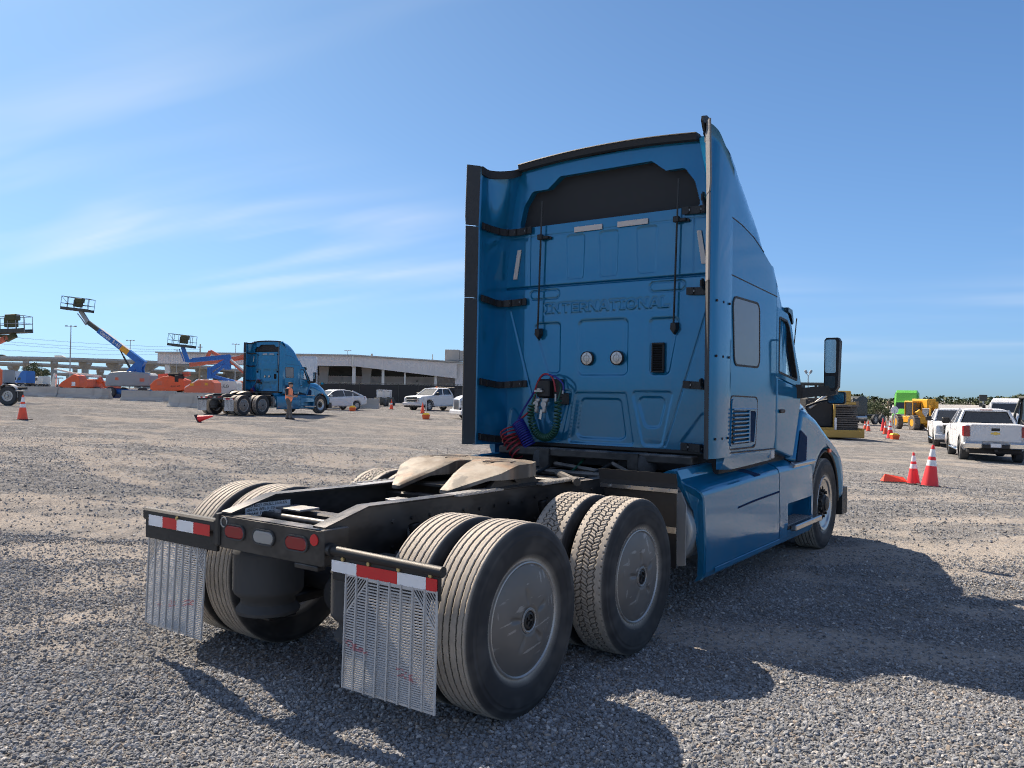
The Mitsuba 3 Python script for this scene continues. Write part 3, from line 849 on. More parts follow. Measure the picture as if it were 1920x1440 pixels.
    P('cowl', hull([(x, y, z) for x in (-1.16, 1.16) for y, z in ((4.98, 1.15), (4.98, 1.62), (5.2, 1.55), (5.2, 1.15))]), 'm_blue', 20)

    # --- chassis skirts and steps
    prof = [(0.99, 1.125), (1.035, 1.12), (1.05, 1.05), (1.075, 1.025), (1.165, .985), (1.20, .955), (1.213, .915), (1.217, .75), (1.224, .52), (1.216, .335), (1.19, .285)]
    inn = [(x - .022, z - .012) for x, z in prof[::-1]]
    for s in (1, -1):
        mx = (lambda m: m) if s > 0 else mirx
        secs = []
        for y in (2.43, 2.47, 2.9, 3.4, 3.9, 4.255):
            fl = 0.012 if y < 2.45 else 0
            k = (y - 2.43) / 1.83
            secs.append(np.array([(x + fl, y - 0.06 * (z - .285) * (y < 2.5) - (.36 * max(0, (z - .93)) * 1.6 if y < 2.5 else 0), z + (.05 * k if z > .8 else 0)) for x, z in prof + inn]))
        sk = P('side_skirt', mx(loft(secs)), 'm_blue', 24)
        P('skirt_edge', mx(loft([np.array([(x - .0 - t, 2.428 - 0.06 * (z - .285) - .576 * max(0, z - .93) - u, z - t * .5) for t, u in ((.0, 0), (.0, .018), (.05, .018), (.05, 0))]) for x, z in prof])), 'm_blue', False, parent=sk)
        P('sill_strip', mx(loft([np.array([(1.222, y, .315), (1.229, y, .318), (1.229, y, .348), (1.224, y, .351)]) for y in (2.62, 4.25)])), 'm_blue', False, parent=sk)
        P('crease', mx(tube(curve([(1.216, 3.15, .765), (1.2195, 3.6, .785), (1.2195, 4.25, .80)], 4), .008, 6)), 'm_blue_deep', True, parent=sk)
        P('cab_bracket', mx(cat(hull([(.98, y, z) for y in (3.36, 3.50) for z in (1.09, 1.135)] + [(1.05, y, z) for y in (3.36, 3.5) for z in (1.07, 1.135)]), hull([(x, y, z) for x, y, z in ((1.05, 3.36, 1.085), (1.05, 3.50, 1.085), (1.20, 3.62, 1.0), (1.20, 3.76, 1.0), (1.05, 3.36, 1.06), (1.05, 3.5, 1.06), (1.20, 3.62, .985), (1.20, 3.76, .985))]))), 'm_blue_deep', False, parent=sk)
        # step section
        dz = .055
        up = [p for p in prof if p[1] > .7] + [(1.222, .66)]
        ui = [(x - .02, z - .012) for x, z in up[::-1]]
        stp = P('step_panel', mx(cat(loft([np.array([(x - .02 * (y > 5.3), y, z + dz * (z > .8)) for x, z in up + ui]) for y in (4.275, 4.7, 5.2, 5.47)]),
                                     loft([np.array([(x, y, z) for x, z in ((1.222, .665), (1.224, .52), (1.216, .335), (1.19, .285), (1.17, .30), (1.19, .66))]) for y in (4.275, 4.52)]),
                                     loft([np.array([(x, y, z) for x, z in ((1.205, .665), (1.205, .52), (1.20, .335), (1.17, .285), (1.15, .30), (1.17, .66))]) for y in (5.40, 5.47)]),
                                     loft([np.array([(x, y, z) for x, z in ((1.222, .40), (1.216, .335), (1.19, .285), (1.17, .30), (1.19, .40))]) for y in (4.515, 5.405)]))), 'm_blue', 35)
        P('step_recess', mx(cat(box(1.0, 1.012, 4.51, 5.41, .38, .67), box(1.0, 1.19, 5.395, 5.402, .40, .66), box(1.0, 1.19, 4.52, 4.527, .40, .66), box(1.0, 1.19, 4.5, 5.41, .662, .675))), 'm_blue', False, parent=stp)
        tr = P('step_tread', mx(box(1.0, 1.225, 4.53, 5.50, .40, .438, .006)), 'm_black', False, parent=stp)
        P('step_rib', mx(cat([box(1.03 + i * .034, 1.046 + i * .034, 4.55, 5.45, .438, .447) for i in range(6)])), 'm_rubber_grey', False, parent=stp)
        P('step_nose', mx(cat(box(1.224, 1.285, 4.60, 5.54, .385, .443, .010))), 'm_alu', False, parent=stp)
        P('upper_tread', mx(move(box(-.09, .05, 4.78, 5.46, -.006, .006), (1.135, 0, 1.062), ry=.38)), 'm_black', False, parent=stp)
        P('upper_nose', mx(move(box(-.03, .022, 4.72, 5.48, -.03, .014, .006), (1.205, 0, 1.028), ry=.5)), 'm_alu', False, parent=stp)
        # fuel tank and front guard of the drive wheels
        tk = P('fuel_tank', mx(lathe([(0, 2.30), (.24, 2.30), (.275, 2.315), (.285, 2.35), (.285, 4.2), (0, 4.2)], 40, 'y', (.88, 0, .66))), 'm_tank', 40)
        P('tank_strap', mx(cat([lathe([(.287, y), (.292, y), (.292, y + .07), (.287, y + .07)], 40, 'y', (.88, 0, .66)) for y in (2.45, 3.2)])), 'm_steel', 40, parent=tk)
        P('tank_shield', mx(prism([(.92, .92), (1.11, .97), (1.15, .88), (1.15, .42), (.95, .38)], 'y', 2.215, 2.222)), 'm_tank', False, parent=tk)
        gd = P('wheel_guard', mx(cat(loft([np.array([(.60, y, z), (1.19, y, z), (1.19, y2, z2), (.60, y2, z2)]) for y, z, y2, z2 in ((1.946, 1.03, 1.958, 1.03), (1.955, .45, 1.967, .45))]))), 'm_black', False)
        P('guard_flap', mx(hull([(x, y, z) for x in (.55, 1.195) for y, z in ((1.77, 1.165), (1.775, 1.155), (1.86, 1.07), (1.868, 1.078), (1.93, 1.0), (1.935, 1.01))][:]) if False else loft([np.array([(.56, 1.936 - .25 * max(0, z0_ - 1.05), z0_), (1.20, 1.936 - .25 * max(0, z0_ - 1.05), z0_), (1.20, 1.944 - .25 * max(0, z0_ - 1.05), z0_), (.56, 1.944 - .25 * max(0, z0_ - 1.05), z0_)]) for z0_ in (1.01, 1.06, 1.135)])), 'm_black_soft', False, parent=gd)
        P('guard_strip', mx(box(.575, 1.205, 1.922, 1.934, .995, 1.024)), 'm_alu', False, parent=gd)
        if hi:
            P('bolt', mx(cat([disc(.010, 'y', 1.912, 1.922, (x, 0, 1.01), 8) for x in (.66, .82, 1.0, 1.14)])), 'm_steel', False, parent=gd)
            P('guard_clip', mx(cat(box(1.02, 1.19, 1.938, 1.948, .70, .745), disc(.012, 'y', 1.93, 1.938, (1.13, 0, .722), 8))), 'm_alu', False, parent=gd)

    # --- chassis
    for s in (1, -1):
        mx = (lambda m: m) if s > 0 else mirx
        rail = [(-.705, .805), (-.705, .985), (-.395, 1.064), (1.2, 1.046), (1.9, 1.02), (7.0, 1.0), (7.0, .74), (-.40, .765)]
        ra = P('frame_rail', mx(prism(rail, 'x', .418, .43)), 'm_frame')
        tp = [(-.705, .985), (-.395, 1.064), (1.2, 1.046), (1.9, 1.02), (7.0, 1.0)]
        P('top_flange', mx(loft([np.array([(.345, y, z), (.432, y, z), (.437, y, z + .004), (.437, y, z + .010), (.345, y, z + .010)]) for y, z in tp])), 'm_frame', 20, parent=ra)
        P('bottom_flange', mx(loft([np.array([(.345, y, z), (.43, y, z), (.43, y, z - .010), (.345, y, z - .010)]) for y, z in ((-.705, .805), (-.40, .765), (7.0, .74))])), 'm_frame', False, parent=ra)
        if hi:
            rb = random.Random(5)
            P('bolt', mx(cat([disc(.012, 'x', .43, .442, (0, y, z + rb.uniform(-.01, .01)), 6) for y in np.arange(-.2, 2.4, .16) for z in (.82, .96)])), 'm_frame', False, parent=ra)
            P('slider_rack', mx(cat(box(.35, .475, .33, .80, 1.058, 1.068), [box(.445, .475, .34 + i * .05, .365 + i * .05, 1.068, 1.074) for i in range(9)])), 'm_steel', False, parent=ra)
            P('slider_rack', mx(cat(box(.35, .475, 1.27, 1.86, 1.05, 1.062), [box(.445, .475, 1.28 + i * .05, 1.305 + i * .05, 1.062, 1.068) for i in range(11)])), 'm_steel', False, parent=ra)
        # air springs
        for yb in (-.37, .95):
            bag = lathe([(0, .80), (.10, .80), (.155, .79), (.20, .76), (.212, .72)] + [(.208 + .0022 * (i % 2), .71 - i * .011) for i in range(20)] + [(.200, .48), (.165, .45), (.16, .42), (.19, .38), (.185, .36), (.05, .35), (0, .35)], 32 if hi else 16, 'z', (.43, yb, 0))
            ab = P('air_spring', mx(bag), 'm_rubber_dark', 40)
            P('spring_seat', mx(box(.31, .55, yb - .09, yb + .12, .33, .352, .006)), 'm_black', False, parent=ab)
        P('shock_absorber', mx(rod((.52, -.12, .95), (.56, .03, .40), .035)), 'm_black', True)
        P('shock_absorber', mx(rod((.52, 1.2, .95), (.56, 1.35, .40), .035)), 'm_black', True)
        for yb in (-.22, 1.1):
            P('brake_chamber', mx(lathe([(0, yb - .16), (.07, yb - .15), (.085, yb - .1), (.085, yb - .02), (.095, yb), (.085, yb + .02), (.07, yb + .08), (0, yb + .09)], 20, 'y', (.60, 0, .58))), 'm_black_soft', 40)
        P('cab_air_spring', mx(lathe([(0, 1.20), (.07, 1.20), (.095, 1.16), (.1, 1.08), (.085, 1.03), (0, 1.03)], 20, 'z', (.52, 2.80, 0))), 'm_rubber_dark', 40)
    for yb in (0.0, 1.32):
        ax = P('axle', cat(rod((-.93, yb, .505), (.93, yb, .505), .075, 12), lathe([(0, yb - .30), (.09, yb - .28), (.19, yb - .15), (.21, yb), (.19, yb + .12), (.10, yb + .22), (.06, yb + .3), (0, yb + .3)], 24, 'y', (.05, 0, .505))), 'm_black_soft', 40)
        P('suspension_arm', cat(box(-.48, -.38, yb - .45, yb + .35, .37, .43, .01), box(.38, .48, yb - .45, yb + .35, .37, .43, .01)), 'm_black', False, parent=ax)
    P('steer_axle', rod((-1.0, 6.05, .46), (1.0, 6.05, .46), .07, 10), 'm_black_soft', True)
    P('drive_shaft', rod((.05, 1.6, .52), (0, 4.2, .70), .06, 10), 'm_black_soft', True)
    P('engine', box(-.42, .42, 4.3, 6.8, .55, 1.1, .08), 'm_black_soft')
    P('crossmember', box(-.42, .42, -.30, -.20, .85, .97, .01), 'm_frame')
    P('crossmember', box(-.42, .42, .62, .72, .84, 1.0, .01), 'm_frame')
    P('crossmember', box(-.42, .42, 2.1, 2.3, .84, 1.0, .01), 'm_frame')
    P('cross_tube', rod((-.42, -.42, .945), (.42, -.42, .945), .024, 12), 'm_frame', True)
    if hi:
        P('bracket_plate', cat(box(-.34, -.12, -.40, -.25, .985, .998, .003), box(-.12, .20, .30, .42, .985, 1.0, .003), box(.02, .38, .18, .30, .99, 1.003, .003)), 'm_steel', False)
        for p_, c_, r_ in (([(-.3, .5, .93), (-.25, 0, .9), (-.3, -.6, .88)], 'm_black', .012), ([(.3, 1.6, .98), (.25, .9, .95), (.30, .2, .93), (.1, -.2, .92)], 'm_black', .014), ([(.62, -.10, .78), (.60, -.2, .70), (.52, -.25, .72), (.46, -.2, .8)], 'm_black', .012), ([(-.33, 2.6, 1.05), (-.2, 2.2, 1.03), (-.25, 1.7, 1.0)], 'm_black', .016), ([(.25, 2.8, 1.12), (.2, 2.3, 1.0), (.28, 1.6, .98)], 'm_black', .016), ([(-.1, 2.9, 1.15), (-.05, 2.5, 1.02), (.0, 1.9, .96)], 'm_hose_green', .010)):
            P('air_line', tube(curve(p_, 8), r_, 7), c_, True)
        P('valve', cat(box(.44, .54, -.10, .0, .86, .92, .01), rod((.54, -.07, .91), (.66, -.02, .945), .02), rod((.66, -.02, .945), (.70, 0, .955), .012)), 'm_steel', 40)
        P('step_bracket', cat(rod((-.05, 2.30, 1.03), (.55, 1.62, 1.05), .03), box(-.42, .42, 2.36, 2.5, 1.0, 1.04, .01)), 'm_frame', 40)
        P('rear_air_tank', lathe([(0, -.0), (.10, .02), (.12, .06), (.12, .64), (.10, .68), (0, .70)], 20, 'x', (-.35, 2.62, .80)), 'm_black_soft', 40)
        P('torque_rod', cat(rod((-.36, 2.75, 1.06), (.62, 2.45, 1.02), .022), rod((.25, 2.72, 1.10), (.70, 2.5, .98), .02)), 'm_frame', 40)
    P('cab_crossbeam', cat(box(-.98, .98, 2.72, 2.86, 1.13, 1.20, .01), box(-.50, -.40, 2.7, 2.9, 1.0, 1.2), box(.40, .50, 2.7, 2.9, 1.0, 1.2)), 'm_frame')
    P('undercab_panel', box(-1.10, 1.10, 3.0, 5.0, 1.05, 1.2), 'm_black_soft')
    P('cab_lower_lip', box(-1.04, 1.04, 2.925, 2.955, 1.205, 1.238, .006), 'm_black')

    # --- rear crossmember with lamps
    pl = sg.box(-.432, .795, .432, .972)
    for x in (-.29, -.035, .235):
        pl = pl.difference(sg.LineString([(x - .05, .893), (x + .05, .893)]).buffer(.042))
    rm = P('rear_crossmember', cat(prism(pl, 'y', -.717, -.705), box(-.432, .432, -.705, -.62, .968, .978), box(-.432, .432, -.705, -.62, .79, .797), box(-.40, .40, -.66, -.65, .80, .965)), 'm_frame')
    for x, m_, lb in ((-.29, 'm_red_lens', None), (-.035, 'm_clear_lens', 'clear reversing lamp between the red lamps'), (.235, 'm_red_lens', None)):
        ob = sg.LineString([(x - .05, .893), (x + .05, .893)])
        tl = P('tail_lamp', prism(ob.buffer(.036), 'y', -.722, -.69), m_, 30, lb)
        P('lamp_rim', prism(ob.buffer(.043).difference(ob.buffer(.035)), 'y', -.726, -.69), 'm_rubber_dark', 30, parent=tl)
        if hi:
            P('lens_dome', hull(np.array([(x + (.05 if q > 0 else -.05) * 1 + .03 * math.cos(t), -.722 - .006, .893 + .03 * math.sin(t)) for q in (1, -1) for t in np.linspace(0, 2 * PI, 12)] + [(x + (.05 if q > 0 else -.05) + .035 * math.cos(t), -.7215, .893 + .035 * math.sin(t)) for q in (1, -1) for t in np.linspace(0, 2 * PI, 12)])), m_, 50, parent=tl)
    P('reflector', disc(.030, 'y', -.716, -.722, (.372, 0, .925), 20), 'm_red_tape', False, 'round red reflector')
    P('reflector_ring', prism(sg.Point(-.39, .940).buffer(.030).difference(sg.Point(-.39, .940).buffer(.024)), 'y', -.722, -.715), 'm_tank', False)
    for bx_ in ((-.46, -.43, -.73, -.56, .80, .985), (.43, .46, -.73, -.56, .80, .985), (.22, .40, -.72, -.66, .765, .79)):
        P('plate_bracket', box(*bx_, .004), 'm_frame')
    if hi:
        P('warning_plate', box(-.4155, -.4135, -.56, -.23, .945, 1.02), 'm_white_tape', False, 'white notice plate on the inside of the frame rail')
        tx = []
        for i, t in enumerate(('DO NOT DRILL HOLES', 'IN OR WELD TO', 'FRAME FLANGES')):
            g = fit_text(t, .29 if i == 0 else .20, .016, True)
            g = shapely.affinity.translate(g, -.545, .999 - i * .0235)
            m_ = prism(g, 'x', -.4134, -.4126)
            tx.append(m_)
        P('notice_text', cat(tx), 'm_text_dark')

    # --- mudflap hangers and flaps
    for s in (1, -1):
        mx = (lambda m: m) if s > 0 else mirx
        yh = -.70
        if s > 0:
            hg = P('mudflap_hanger', cat(rod((.46, yh, .885), (1.225, yh, .875), .026, 16), box(.50, 1.215, yh - .006, yh + .006, .74, .88, .003), rod((.40, yh + .02, .885), (.50, yh, .885), .035, 12)), 'm_black', 40)
        else:
            hg = P('mudflap_hanger', cat(box(-1.215, -.46, yh - .03, yh + .03, .875, .945, .012), box(-1.205, -.465, yh - .012, yh + .012, .76, .88, .004), box(-.48, -.42, yh - .03, yh + .06, .80, .95, .008)), 'm_black', 30)
        zt_ = (.840, .837) if s > 0 else (.912, .912)
        h_ = .058 if s > 0 else .066
        spl = (.495, .674, .948, 1.130, 1.198) if s > 0 else (-1.135, -.985, -.835, -.665, -.505)
        yt = yh - (.0075 if s > 0 else .031)
        for i in range(4):
            P('conspicuity_tape', box(spl[i] + .0005, spl[i + 1] - .0005, yt - .002, yt, zt_[0] - h_, zt_[0]), 'm_white_tape' if i % 2 == 0 else 'm_red_tape', False, 'white reflective block' if i % 2 == 0 else 'red reflective block', parent=hg)
        if hi:
            xs_ = (.58, .76, .96, 1.16) if s > 0 else (-.83,)
            P('bolt', cat([disc(.011, 'y', yt - .010, yt, (x, 0, .853 if s > 0 else .918), 6) for x in xs_]), 'm_brass', False, parent=hg)
        # slotted white flap
        x0_, x1_, zb_, zt2 = .598, 1.202, .222, .785
        g = sg.box(x0_, zb_, x1_, zt2)
        if hi:
            holes, cols = [], np.linspace(x0_, x1_, 9)
            tri = [sg.Polygon([(x0_, zt2), (x0_, zt2 - .20), (x0_ + .165, zt2)]), sg.Polygon([(x1_, zt2), (x1_, zt2 - .20), (x1_ - .165, zt2)])]
            tr = shapely.union_all([t.buffer(.006) for t in tri])
            z = zb_ + .012
            while z < zt2 - .02:
                t = (z - zb_) / (zt2 - zb_)
                pt = .0095 + .0060 * t
                hh = pt * (.42 + .17 * t)
                for c in range(8):
                    q = sg.box(cols[c] + .006, z, cols[c + 1] - .006, z + hh)
                    q = q.difference(tr)
                    if q.area > 4e-5 and q.geom_type == 'Polygon':
                        holes.append(q)
                z += pt
            for sd, xx in ((1, x0_), (-1, x1_)):
                for k in range(11):
                    c0 = .02 + k * .021
                    ln = sg.LineString([(xx + sd * .0, zt2 - c0), (xx + sd * .25, zt2 - c0 + .30)]).buffer(.0048, cap_style='flat')
                    q = ln.intersection(tri[0] if sd > 0 else tri[1]).intersection(sg.box(x0_ + .008, zb_, x1_ - .008, zt2 - .012))
                    for cx in cols:
                        q = q.difference(sg.box(cx - .006, 0, cx + .006, 2))
                    holes += [h for h in getattr(q, 'geoms', [q]) if h.area > 3e-5]
            g = g.difference(shapely.union_all(holes))
        y0_ = yh - (.006 if s > 0 else -.014)
        m_ = prism(g, 'y', y0_ - .002, y0_ + .003)
        vv, ff = m_
        # the flap hangs with a slight lean and belly
        t = np.clip((zt2 - vv[:, 2]) / (zt2 - zb_), 0, 1)
        vv = vv + np.stack([0 * t, -.012 * t ** 2 + .006 * np.sin(vv[:, 0] * 6) * t, 0 * t], 1)
        if s < 0:
            vv, ff = mirx((vv, ff))
            vv[:, 0] -= .02 * np.clip((.78 - vv[:, 2]), 0, 1)
        mf = P('mudflap', (vv, ff), 'm_flap')
        rb_ = cat([box(x - .004, x + .004, y0_ - .006, y0_ - .002, zb_, zt2) for x in np.linspace(x0_ + .004, x1_ - .004, 9)])
        v2, f2 = rb_
        t = np.clip((zt2 - v2[:, 2]) / (zt2 - zb_), 0, 1)
        if hi:
            v2 = v2 + np.stack([0 * t, -.012 * t ** 2 + .006 * np.sin(v2[:, 0] * 6) * t - .0005, 0 * t], 1)
            if s < 0:
                v2, f2 = mirx((v2, f2))
                v2[:, 0] -= .02 * np.clip((.78 - v2[:, 2]), 0, 1)
            P('upright_rib', (v2, f2), 'm_flap', False, parent=mf)
        else:
            for x in np.linspace(x0_ + .04, x1_ - .04, 7):
                P('upright_rib', mx(box(x - .014, x + .014, y0_ - .012, y0_ - .003, zb_, zt2)), 'm_rubber_grey', False, parent=mf)

    # --- fifth wheel
    th = []
    zt_ = 1.225
    out = [(-.25, .50), (-.18, .495), (-.145, .60), (-.095, .74), (-.065, .88), (-.055, .98), (-.03, 1.03), (.0, 1.045), (.03, 1.03), (.055, .98), (.065, .88), (.095, .74), (.145, .60), (.18, .495), (.25, .50), (.36, .66), (.455, .80), (.48, .95), (.47, 1.14), (.41, 1.28), (.28, 1.36), (-.28, 1.36), (-.41, 1.28), (-.47, 1.14), (-.48, .95), (-.455, .80), (-.36, .66)]
    gp = sg.Polygon(out).buffer(-.008).buffer(.008, quad_segs=4).segmentize(.02)
    tv, tf = trimesh.creation.triangulate_polygon(gp.simplify(.001), engine='earcut')
    # dense plan grid so that the ramps bend
    ex_ = np.arange(-.5, .5, .0165); ey_ = np.arange(.58, 1.42, .0165)
    XX, YY = np.meshgrid(ex_, ey_, indexing='ij')
    pm = trimesh.creation.extrude_polygon(gp, .05, engine='earcut').subdivide().subdivide()
    v, f = np.asarray(pm.vertices).copy(), np.asarray(pm.faces)
    d = np.array([gp.exterior.distance(sg.Point(x, y)) for x, y in v[:, :2]])
    ramp = np.clip((.96 - v[:, 1]) / .46, 0, 1)
    top = v[:, 2] > .025
    zz_ = zt_ - .150 * ramp ** 1.1 - .012 * np.clip((.03 - d) / .03, 0, 1) ** 2 * top
    v[:, 2] = np.where(top, zz_, np.minimum(zt_ - .105, zt_ - .150 * ramp ** 1.1 - .035))
    fw = P('fifth_wheel', (v, f), 'm_plate', 22)
    if hi:
        gl = [tube([(a_[0], a_[1], zt_ - .001) for a_ in l], .0045, 5) for l in ([(-.36, 1.02), (-.16, 1.22), (.10, 1.27)], [(-.20, 1.0), (-.12, 1.14)], [(.18, .98), (.24, 1.15), (.36, 1.10), (.40, .98)], [(.14, 1.10), (.05, 1.20)], [(.22, .90), (.34, .98)])]
        P('grease_groove', cat(gl), 'm_frame', False, parent=fw)
    P('pivot_bracket', cat(prism([(.72, 1.05), (1.35, 1.05), (1.22, 1.15), (1.10, 1.18), (.95, 1.18), (.84, 1.14)], 'x', .36, .40), prism([(.72, 1.05), (1.35, 1.05), (1.22, 1.15), (1.10, 1.18), (.95, 1.18), (.84, 1.14)], 'x', -.40, -.36), disc(.045, 'x', .34, .43, (0, 1.03, 1.13), 16), box(-.42, .42, .70, 1.38, 1.05, 1.064)), 'm_frame', False, parent=fw)
    P('jaw', box(-.20, .20, .96, 1.30, 1.08, 1.17, .02), 'm_frame', False, parent=fw)

    # --- gladhands, boxes and coiled lines
    cb = P('connection_box', cat(box(-.67, -.40, 2.92, 2.945, 1.66, 1.84, .008), box(-.645, -.50, 2.85, 2.92, 1.67, 1.83, .01), box(-.44, -.335, 2.925, 2.945, 1.60, 1.71, .008)), 'm_black')
    if hi:
        for x in (-.62, -.53):
            P('gladhand', cat(lathe([(0, 0), (.03, 0), (.03, .03), (.018, .04), (0, .04)], 14, 'y', (x, 2.80, 1.60)), box(x - .018, x + .018, 2.80, 2.84, 1.52, 1.60, .008), box(x - .035, x + .03, 2.82, 2.86, 1.62, 1.66, .008)), 'm_steel', 40, parent=cb)
        P('tag', move(box(-.012, .012, -.002, .002, -.09, 0), (-.55, 2.80, 1.55), ry=.18), 'm_tank', False, parent=cb)
        for ft in (rod((-.415, 2.83, 1.62), (-.415, 2.83, 1.70), .011), rod((-.34, 2.83, 1.70), (-.34, 2.84, 1.73), .011), cat(disc(.025, 'z', 1.73, 1.75, (-.60, 2.83, 0), 12), box(-.65, -.56, 2.82, 2.85, 1.715, 1.735))):
            P('fitting', ft, 'm_steel', 40, parent=cb)
    yq = 2.80

    def coil(path, rc, turns, r, n=16):
        c = curve(path, 40)
        t = np.gradient(c, axis=0); t /= np.linalg.norm(t, axis=1, keepdims=True)
        u0 = np.array([0, 1.0, 0])
        m_ = turns * n
        ss = np.linspace(0, len(c) - 1.001, m_)
        i = ss.astype(int)
        q = c[i] + (c[i + 1] - c[i]) * (ss - i)[:, None]
        tt = t[i]
        u = u0 - tt * (tt @ u0)[:, None]; u /= np.linalg.norm(u, axis=1, keepdims=True)
        w = np.cross(tt, u)
        ph = np.arange(m_) * 2 * PI / n
        return tube(q + rc * (np.cos(ph)[:, None] * u + np.sin(ph)[:, None] * w), r, 6)
    nn = 16 if hi else 8
    P('green_hose', cat(coil([(-.66, yq, 1.60), (-.665, yq, 1.46), (-.60, yq, 1.33), (-.50, yq, 1.29), (-.41, yq, 1.34), (-.375, yq, 1.46), (-.37, yq, 1.64)], .030, 30 if hi else 12, .0085, nn), tube(curve([(-.37, yq, 1.64), (-.36, 2.83, 1.74), (-.40, 2.88, 1.80)], 6), .009), tube(curve([(-.66, yq, 1.60), (-.63, 2.82, 1.70), (-.60, 2.86, 1.72)], 6), .009)), 'm_hose_green', True)
    P('blue_hose', cat(coil([(-.80, yq - .03, 1.43), (-.73, yq - .03, 1.33), (-.66, yq - .02, 1.20)], .056, 13, .0078, nn), tube(curve([(-.82, yq, 1.44), (-.80, 2.88, 1.56), (-.70, 2.88, 1.70), (-.60, 2.86, 1.86), (-.46, 2.84, 1.87), (-.35, 2.84, 1.80), (-.335, 2.84, 1.72)], 8), .009)), 'm_hose_blue', True)
    P('red_hose', cat(coil([(-.93, yq, 1.35), (-.87, yq - .02, 1.24), (-.77, yq - .02, 1.12)], .082, 7, .0078, nn), tube(curve([(-.86, yq, 1.40), (-.68, 2.86, 1.58), (-.66, 2.86, 1.75), (-.57, 2.85, 1.88), (-.46, 2.84, 1.85), (-.415, 2.83, 1.72)], 8), .009)), 'm_hose_red', True)

    # --- wheels
    i = 0
    for yb, kind in ((0.0, 'rib'), (1.32, 'lug')):
        for s in (1, -1):
            add_wheel(R, s * 1.085, yb, s, kind, 'cover', lod, 1 + i)
            add_wheel(R, s * .755, yb, s, kind, 'inner', lod, 1 + i)
            i += 1
    for s in (1, -1):
        add_wheel(R, s * 1.055, 6.05, s, 'rib', 'polished', lod, 9)
    return R


make_truck('semi_truck', 'blue tractor unit seen close up from behind, white slotted mudflaps and bare fifth wheel plate', 'truck', (0, 0, 0), 0.0, 0)

# ------------------------------------------------------------------ ground
LAT = np.array([0.815, 0.579])
VIEW = np.array([-0.579, 0.815])


def sst(a, b, x):
    t = np.clip((x - a) / (b - a), 0, 1)
    return t * t * (3 - 2 * t)


def ground_z(x, y):
    x, y = np.asarray(x, float), np.asarray(y, float)
    lat = (x - CAM[0]) * LAT[0] + (y - CAM[1]) * LAT[1]
    w = sst(6.0, 17.0, np.hypot(x - 0.3, y - 2.5))
    A = np.where(lat < 0, 1.25, 3.0)
    return -A * np.tanh(0.028 * lat / A) * w + 0.045 * sst(0.3, -1.1, x) * (1 - w) * sst(4.5, 1.5, y)


TRACKS = [(47.0, -3.0, 40.0), (62.0, 3.0, 51.5), (40.0, -9.0, 31.0), (90.0, 12.0, 73.0), (34.0, 14.0, 27.5), (130.0, -10.0, 106.0)]   # ahead, across, radius


def track_at(x, y, sq, ex):
    """0 to 1 in the wheel lines of old turning tracks"""
    dep, lat = (x - 3.63) * -0.579 + (y + 3.56) * 0.815, (x - 3.63) * 0.815 + (y + 3.56) * 0.579
    t = 0.0
    for a, b, r in TRACKS:
        d = sq((dep - a) * (dep - a) + (lat - b) * (lat - b)) - r
        for o in (-1.0, 1.0):
            q = (d - o) / 0.26
            t = t + ex(-(q * q) * (q * q))
    return t


def relief(x, y):
    """ruts, humps and scuffs of a driven gravel yard; flat under the tyres"""
    p = np.stack([x, y, 0 * x], -1)
    u = x * 0.82 + y * 0.57
    v = -x * 0.57 + y * 0.82
    warp = meshkit.fbm(p * 0.16, 3, 40) * 5
    q = np.stack([u * 0.35, v * 1.5 + warp, 0 * x], -1)
    h = 0.10 * (meshkit.fbm(q, 4, 31) - 0.5) + 0.05 * (meshkit.fbm(p * 0.5, 3, 33) - 0.5) + 0.045 * np.clip(meshkit.fbm(p * np.array([1.6, 1.6, 1]), 4, 35) - 0.50, 0, 1)
    d = np.hypot(x - CAM[0], y - CAM[1])
    tk = np.minimum(track_at(x, y, np.sqrt, np.exp), 1)
    h = h - 0.030 * tk * (0.4 + 1.2 * meshkit.fbm(p * 1.1, 3, 61)) + 0.012 * tk * (meshkit.fbm(p * 5, 2, 62) - .5)
    h = h * np.clip(1.15 - d / 60, 0.0, 1)
    for wx, wy in [(sx * a, wy) for sx in (1, -1) for a in (0.92,) for wy in (0.0, 1.32, 6.05)]:
        k = np.exp(-(((x - wx) / 0.45) ** 2 + ((y - wy) / 0.35) ** 2))
        h = h * (1 - k) - 0.004 * k
    return h


def sand_at(x, y):
    """where fine tan sand lies on top of the stones, 0 to 1 (drjit)"""
    u, v = x * 0.82 + y * 0.57, -x * 0.57 + y * 0.82
    warp = fbm(x * 0.16, y * 0.16, 2.0, 3) * 6
    s = fbm(u * 0.28, v * 0.95 + warp, 1.0, 4)
    s2 = fbm(x * 0.9, y * 0.9, 4.0, 4)
    s3 = fbm(x * 3.1, y * 3.1, 6.0, 3)
    dep, lat = (x - 3.63) * -0.579 + (y + 3.56) * 0.815, (x - 3.63) * 0.815 + (y + 3.56) * 0.579
    hump = dr.exp(-dr.square((dep - 7.0) / 1.6) - dr.square((lat + 3.4) / 1.5)) * 0.13 + dr.exp(-dr.square((dep - 10.0) / 1.5) - dr.square((lat - 4.6) / 1.6)) * 0.12
    near = smoothstep(5.4, 4.2, dep) * 0.12
    return smoothstep(0.48, 0.65, s * 0.52 + s2 * 0.30 + s3 * 0.18 + hump - near + 0.075 * dr.minimum(track_at(x, y, dr.sqrt, dr.exp), 1.0))


